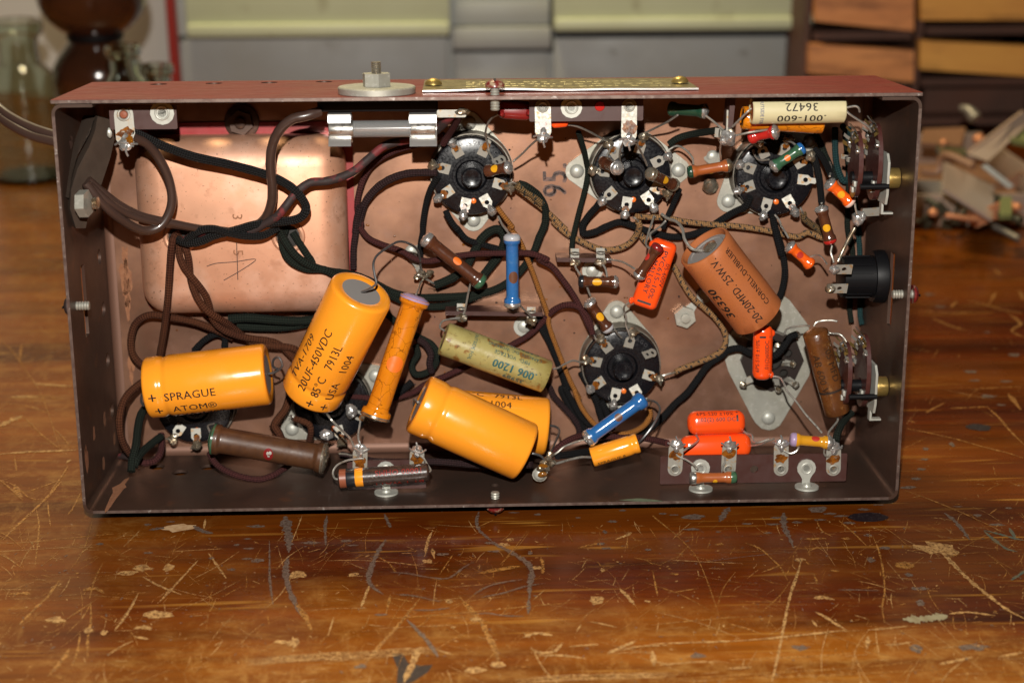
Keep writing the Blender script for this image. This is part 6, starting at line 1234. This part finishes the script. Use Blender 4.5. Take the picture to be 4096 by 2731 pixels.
g = G(); q0, q1 = wy('W',1400,830,Y1+20), wy('W',2330,1110,Y1+20); g.box(((q0.x+q1.x)/2,Y1+20,(q0.z+q1.z)/2), (q1.x-q0.x,8,q0.z-q1.z)); nest.part('dark_drawer_front', g, MT['nest_frame'])
# glass bottles and amber lamp at the left
def bottle(label, base, h, prof, group='glass bottles at the left'):
    t = Thing('glass_bottle', label, 'bottle', base, group, world=True); b = V(base); th = 2.0
    out = [(z, r) for z, r in prof]; inn = [(max(z, 3.5), max(r-th, .5)) for z, r in reversed(prof)]
    g = G(); g.lathe(b, b+V((0,0,1)), [(0,.01)]+out+inn+[(3.5,.01)], 40); t.part('glass_body', g, MT['clear_glass']); return t
b0 = wz('A',215,1190,0); k = (CW-b0).length/3581*.95   # mm per photo pixel there
def bp(l): return [(y*k*.34208, r*k*.34208) for y, r in l]
bottle('clear stoppered-neck glass bottle at the far left, tallest of the small bottles', b0, 0, bp([(0,195),(20,232),(600,236),(680,225),(740,170),(770,140),(880,132),(940,140),(960,168),(1000,180),(1040,172),(1050,150)]))
for i, (lb, x, hh, r, y) in enumerate((('little clear glass jar with flared rim in front of the amber vessel', 820, 300, 120, 330),('squat little glass jar nearest the red cabinet side', 1050, 250, 110, 330))):
    top = wy('A', x, 300 if i == 0 else 430, y); b = V((top.x, y, 0)); H = top.z; rr = r*.34208*(CW-top).length/3581
    bottle(lb, b, H, [(0,rr*.9),(2,rr*1.15),(H*.72,rr*1.2),(H*.80,rr*1.1),(H*.86,rr*.75),(H*.93,rr*.74),(H*.95,rr*.95),(H*.985,rr*.98),(H,rr*.85)])
yl = 470.0; c = wy('A',640,250,yl); kk = (CW-c).length/3581*.34208
t = Thing('amber_vessel', 'dark amber glass vessel with round upper bowl, narrow waist and lower bowl behind the bottles', 'vessel', (c.x,yl,0), world=True)
zz = lambda y: wy('A',640,y,yl).z
g = G(); o = V((c.x,yl,0)); z1 = zz(640); g.lathe(o, o+V((0,0,1)), [(0,200*kk),(6,220*kk),(z1*.5,210*kk),(z1,262*kk),(zz(540),285*kk),(zz(440),280*kk),(zz(370),245*kk),(zz(300),190*kk),(zz(265),165*kk)], 44); t.part('lower_bowl', g, MT['amber_glass'])
g = G(); g.lathe(o, o+V((0,0,1)), [(zz(275),150*kk),(zz(262),172*kk),(zz(245),178*kk),(zz(215),178*kk),(zz(205),150*kk)], 40); t.part('waist_collar', g, MT['black_plastic'])
zc = zz(-60); g = G(); prof = []
for i in range(15):
    th = math.radians(-62+140*i/14); prof.append((zc+315*kk*math.sin(th)*.95, 345*kk*math.cos(th)))
g.lathe(o, o+V((0,0,1)), prof, 48); t.part('upper_bowl', g, MT['amber_glass'])
# clear plastic tray with parts, right
MT['tray_plastic'] = mat('tray_plastic', (.62,.46,.36), .3, trans=.5, ior=1.2)
MT['cardboard'] = mat('cardboard', (.26,.15,.07), .7)
MT['green_board'] = mat('green_board', (.16,.17,.06), .55)
MT['tan_plate'] = mat('tan_plate', (.27,.135,.075), .5)
MT['dull_steel'] = mat('dull_steel', (.30,.27,.23), .45, .6)
def qp(x, y, yy): return wy('Q', x, y, yy)
t = Thing('parts_tray', 'shallow translucent plastic tray on the bench at the right, out of focus', 'tray', wz('Q',900,1350,0), world=True)
f0 = wz('Q',380,1340,0); f1 = wz('Q',1900,1340,0); yb = f0.y+150; W_t = f1.x-f0.x; c = V(((f0.x+f1.x)/2, (f0.y+yb)/2, 0))
g = G(); g.box(c+V((0,0,2.5)), (W_t,150,3)); t.part('tray_floor', g, MT['tan_plate'])
for p, s in ((V((c.x,f0.y,12)),(W_t,2.5,20)),(V((c.x,yb,14)),(W_t,2.5,24)),(V((f0.x,c.y,13)),(2.5,146,22)),(V((f0.x+95,c.y,12)),(2.5,146,20))): g = G(); g.rbox(p, s, 1, seg=2); t.part('tray_wall', g, MT['tray_plastic'])
def slabq(name, label, P, m, cat, th=3, up=6):
    f = [wy('Q',x,y,yy) for x, y, yy in P]; g = G(); n = len(f); nr = (f[1]-f[0]).cross(f[2]-f[0]).normalized()*th
    g.add(f+[q+nr for q in f], [tuple(range(n)), tuple(range(2*n-1,n-1,-1))]+[(i, n+i, n+(i+1)%n, (i+1)%n) for i in range(n)]); single(name, g, MT[m], label, cat, 'loose parts at the right edge', world=True)
slabq('plastic_sheet', 'tan translucent sheet lying tilted in the parts tray', [(730,640,330),(1250,900,330),(1230,1240,265),(720,920,275)], 'tray_plastic', 'card', 2)
slabq('circuit_card', 'dull green card leaning at the right edge of the photo', [(1380,330,380),(1640,180,390),(1640,460,360),(1430,420,360)], 'green_board', 'card')
slabq('bracket_plate', 'pale tan bent plate leaning in the parts tray', [(960,560,360),(1560,110,380),(1620,230,380),(1180,640,350)], 'tray_plastic', 'plate')
slabq('tan_sheet', 'flat tan sheet lying behind the translucent sheet', [(500,300,420),(950,280,430),(900,470,390),(480,440,380)], 'tan_plate', 'sheet')
slabq('pale_strip', 'pale metal strip lying across the tan translucent sheet', [(1110,690,322),(1170,670,322),(1450,890,318),(1400,925,318)], 'white_lug', 'strip', 2)
slabq('dark_board', 'dark green-black board lying in the tray behind the wire', [(640,470,370),(950,500,365),(960,570,350),(690,560,350)], 'dark_green', 'board')
slabq('olive_plate', 'small olive plate standing at the right in the tray', [(1310,1010,285),(1430,1000,285),(1430,1190,262),(1300,1200,262)], 'green_board', 'plate')
g = G(); g.tube([wy('Q',x,y,yy) for x, y, yy in ((480,745,352),(650,750,352),(700,600,352),(790,580,345),(1030,690,330))], 2.6, 8, 5); single('bent_wire', g, MT['tan_plate'], 'thick pinkish bent wire hooked over the tray', 'wire', 'loose parts at the right edge', world=True)
t = Thing('steel_rod', 'thin dark steel rod with a pale tip slanting out of the parts tray', 'rod', wz('Q',1490,1440,3), world=True)
r0 = wy('Q',600,985,wz('Q',1490,1440,3).y+70); r1 = wz('Q',1500,1445,3); g = G(); g.tube([r0, r0.lerp(r1,.5), r1], 1.9, 10, 4); t.part('shaft', g, MT['dull_steel'])
d = (r0-r1).normalized(); g = G(); g.cyl(r0, r0+d*26, 4.0, 12, 1); t.part('tip', g, MT['white_lug'])
g = G(); p0 = wy('Q',900,80,420); p1 = wy('Q',1050,190,410); g.tube([p0, p0.lerp(p1,.5)+V((0,0,2)), p1], (2.2,4.5), 10, 4); single('copper_stub', g, MT['dull_steel'], 'short tarnished stub leaning in front of the dark wooden drawer', 'stub', 'loose parts at the right edge', world=True)

MT['copper_bits'] = mat('copper_bits', (.60,.25,.12), .55, .5)
for i, (x, y, yy, r, lb) in enumerate(((610,1170,268,3.0,'added coppery blob for a reddish glint low in the parts tray'),(1490,1110,262,2.8,'added coppery blob for a glint at the right end of the parts tray'),(720,440,372,2.8,'added coppery blob for a glint on the dark board in the tray'),(1090,400,385,4.2,'added coppery blob for a glint on the tan bent plate'))):
    p = wy('Q',x,y,yy); g = G(); g.lathe(p-V((0,0,r*.8)), p+V((0,0,r)), [(0,r*.5),(.3*r,r*.95),(.9*r,r),(1.3*r,r*.7),(1.6*r,r*.25),(1.62*r,0)], 16); single('glint_blob', g, MT['copper_bits'], lb, 'glint', 'loose parts at the right edge', world=True)  # coppery blobs added where reddish highlights glint in the tray

rq = random.Random(21)
MT['scrap_dark'] = mat('scrap_dark', (.045,.040,.022), .5); MT['scrap_pale'] = mat('scrap_pale', (.42,.36,.28), .45, .4)
for i in range(26):
    p = wz('Q', rq.uniform(480,1520), rq.uniform(820,1230), rq.uniform(5,26)); g = G(); s_ = rq.uniform(4,13); X = V((rq.uniform(-1,1), rq.uniform(-1,1), rq.uniform(-.5,.5))).normalized(); Y = perp(X); Z = X.cross(Y); k = i % 3
    if k == 0: g.cyl(p-X*s_, p+X*s_, rq.uniform(1.2,3), 10, .3)
    elif k == 1: g.box(p, (s_*2, s_*.8, 1.4), (X,Y,Z)); g.box(p+X*s_+Z*s_*.35, (1.4, s_*.8, s_*.7), (X,Y,Z))
    else: hexnut(g, p, Z, s_*.45, s_*.35, s_*.2)
    single('metal_scrap', g, MT[('scrap_dark','scrap_pale','copper_bits','tan_plate','scrap_dark')[i % 5]], 'small '+('dark','pale','coppery','tan','dark')[i % 5]+' '+('rod-shaped','bent','nut-like')[k]+' scrap in the parts tray at the right', 'scrap', 'metal scraps in the parts tray', world=True)
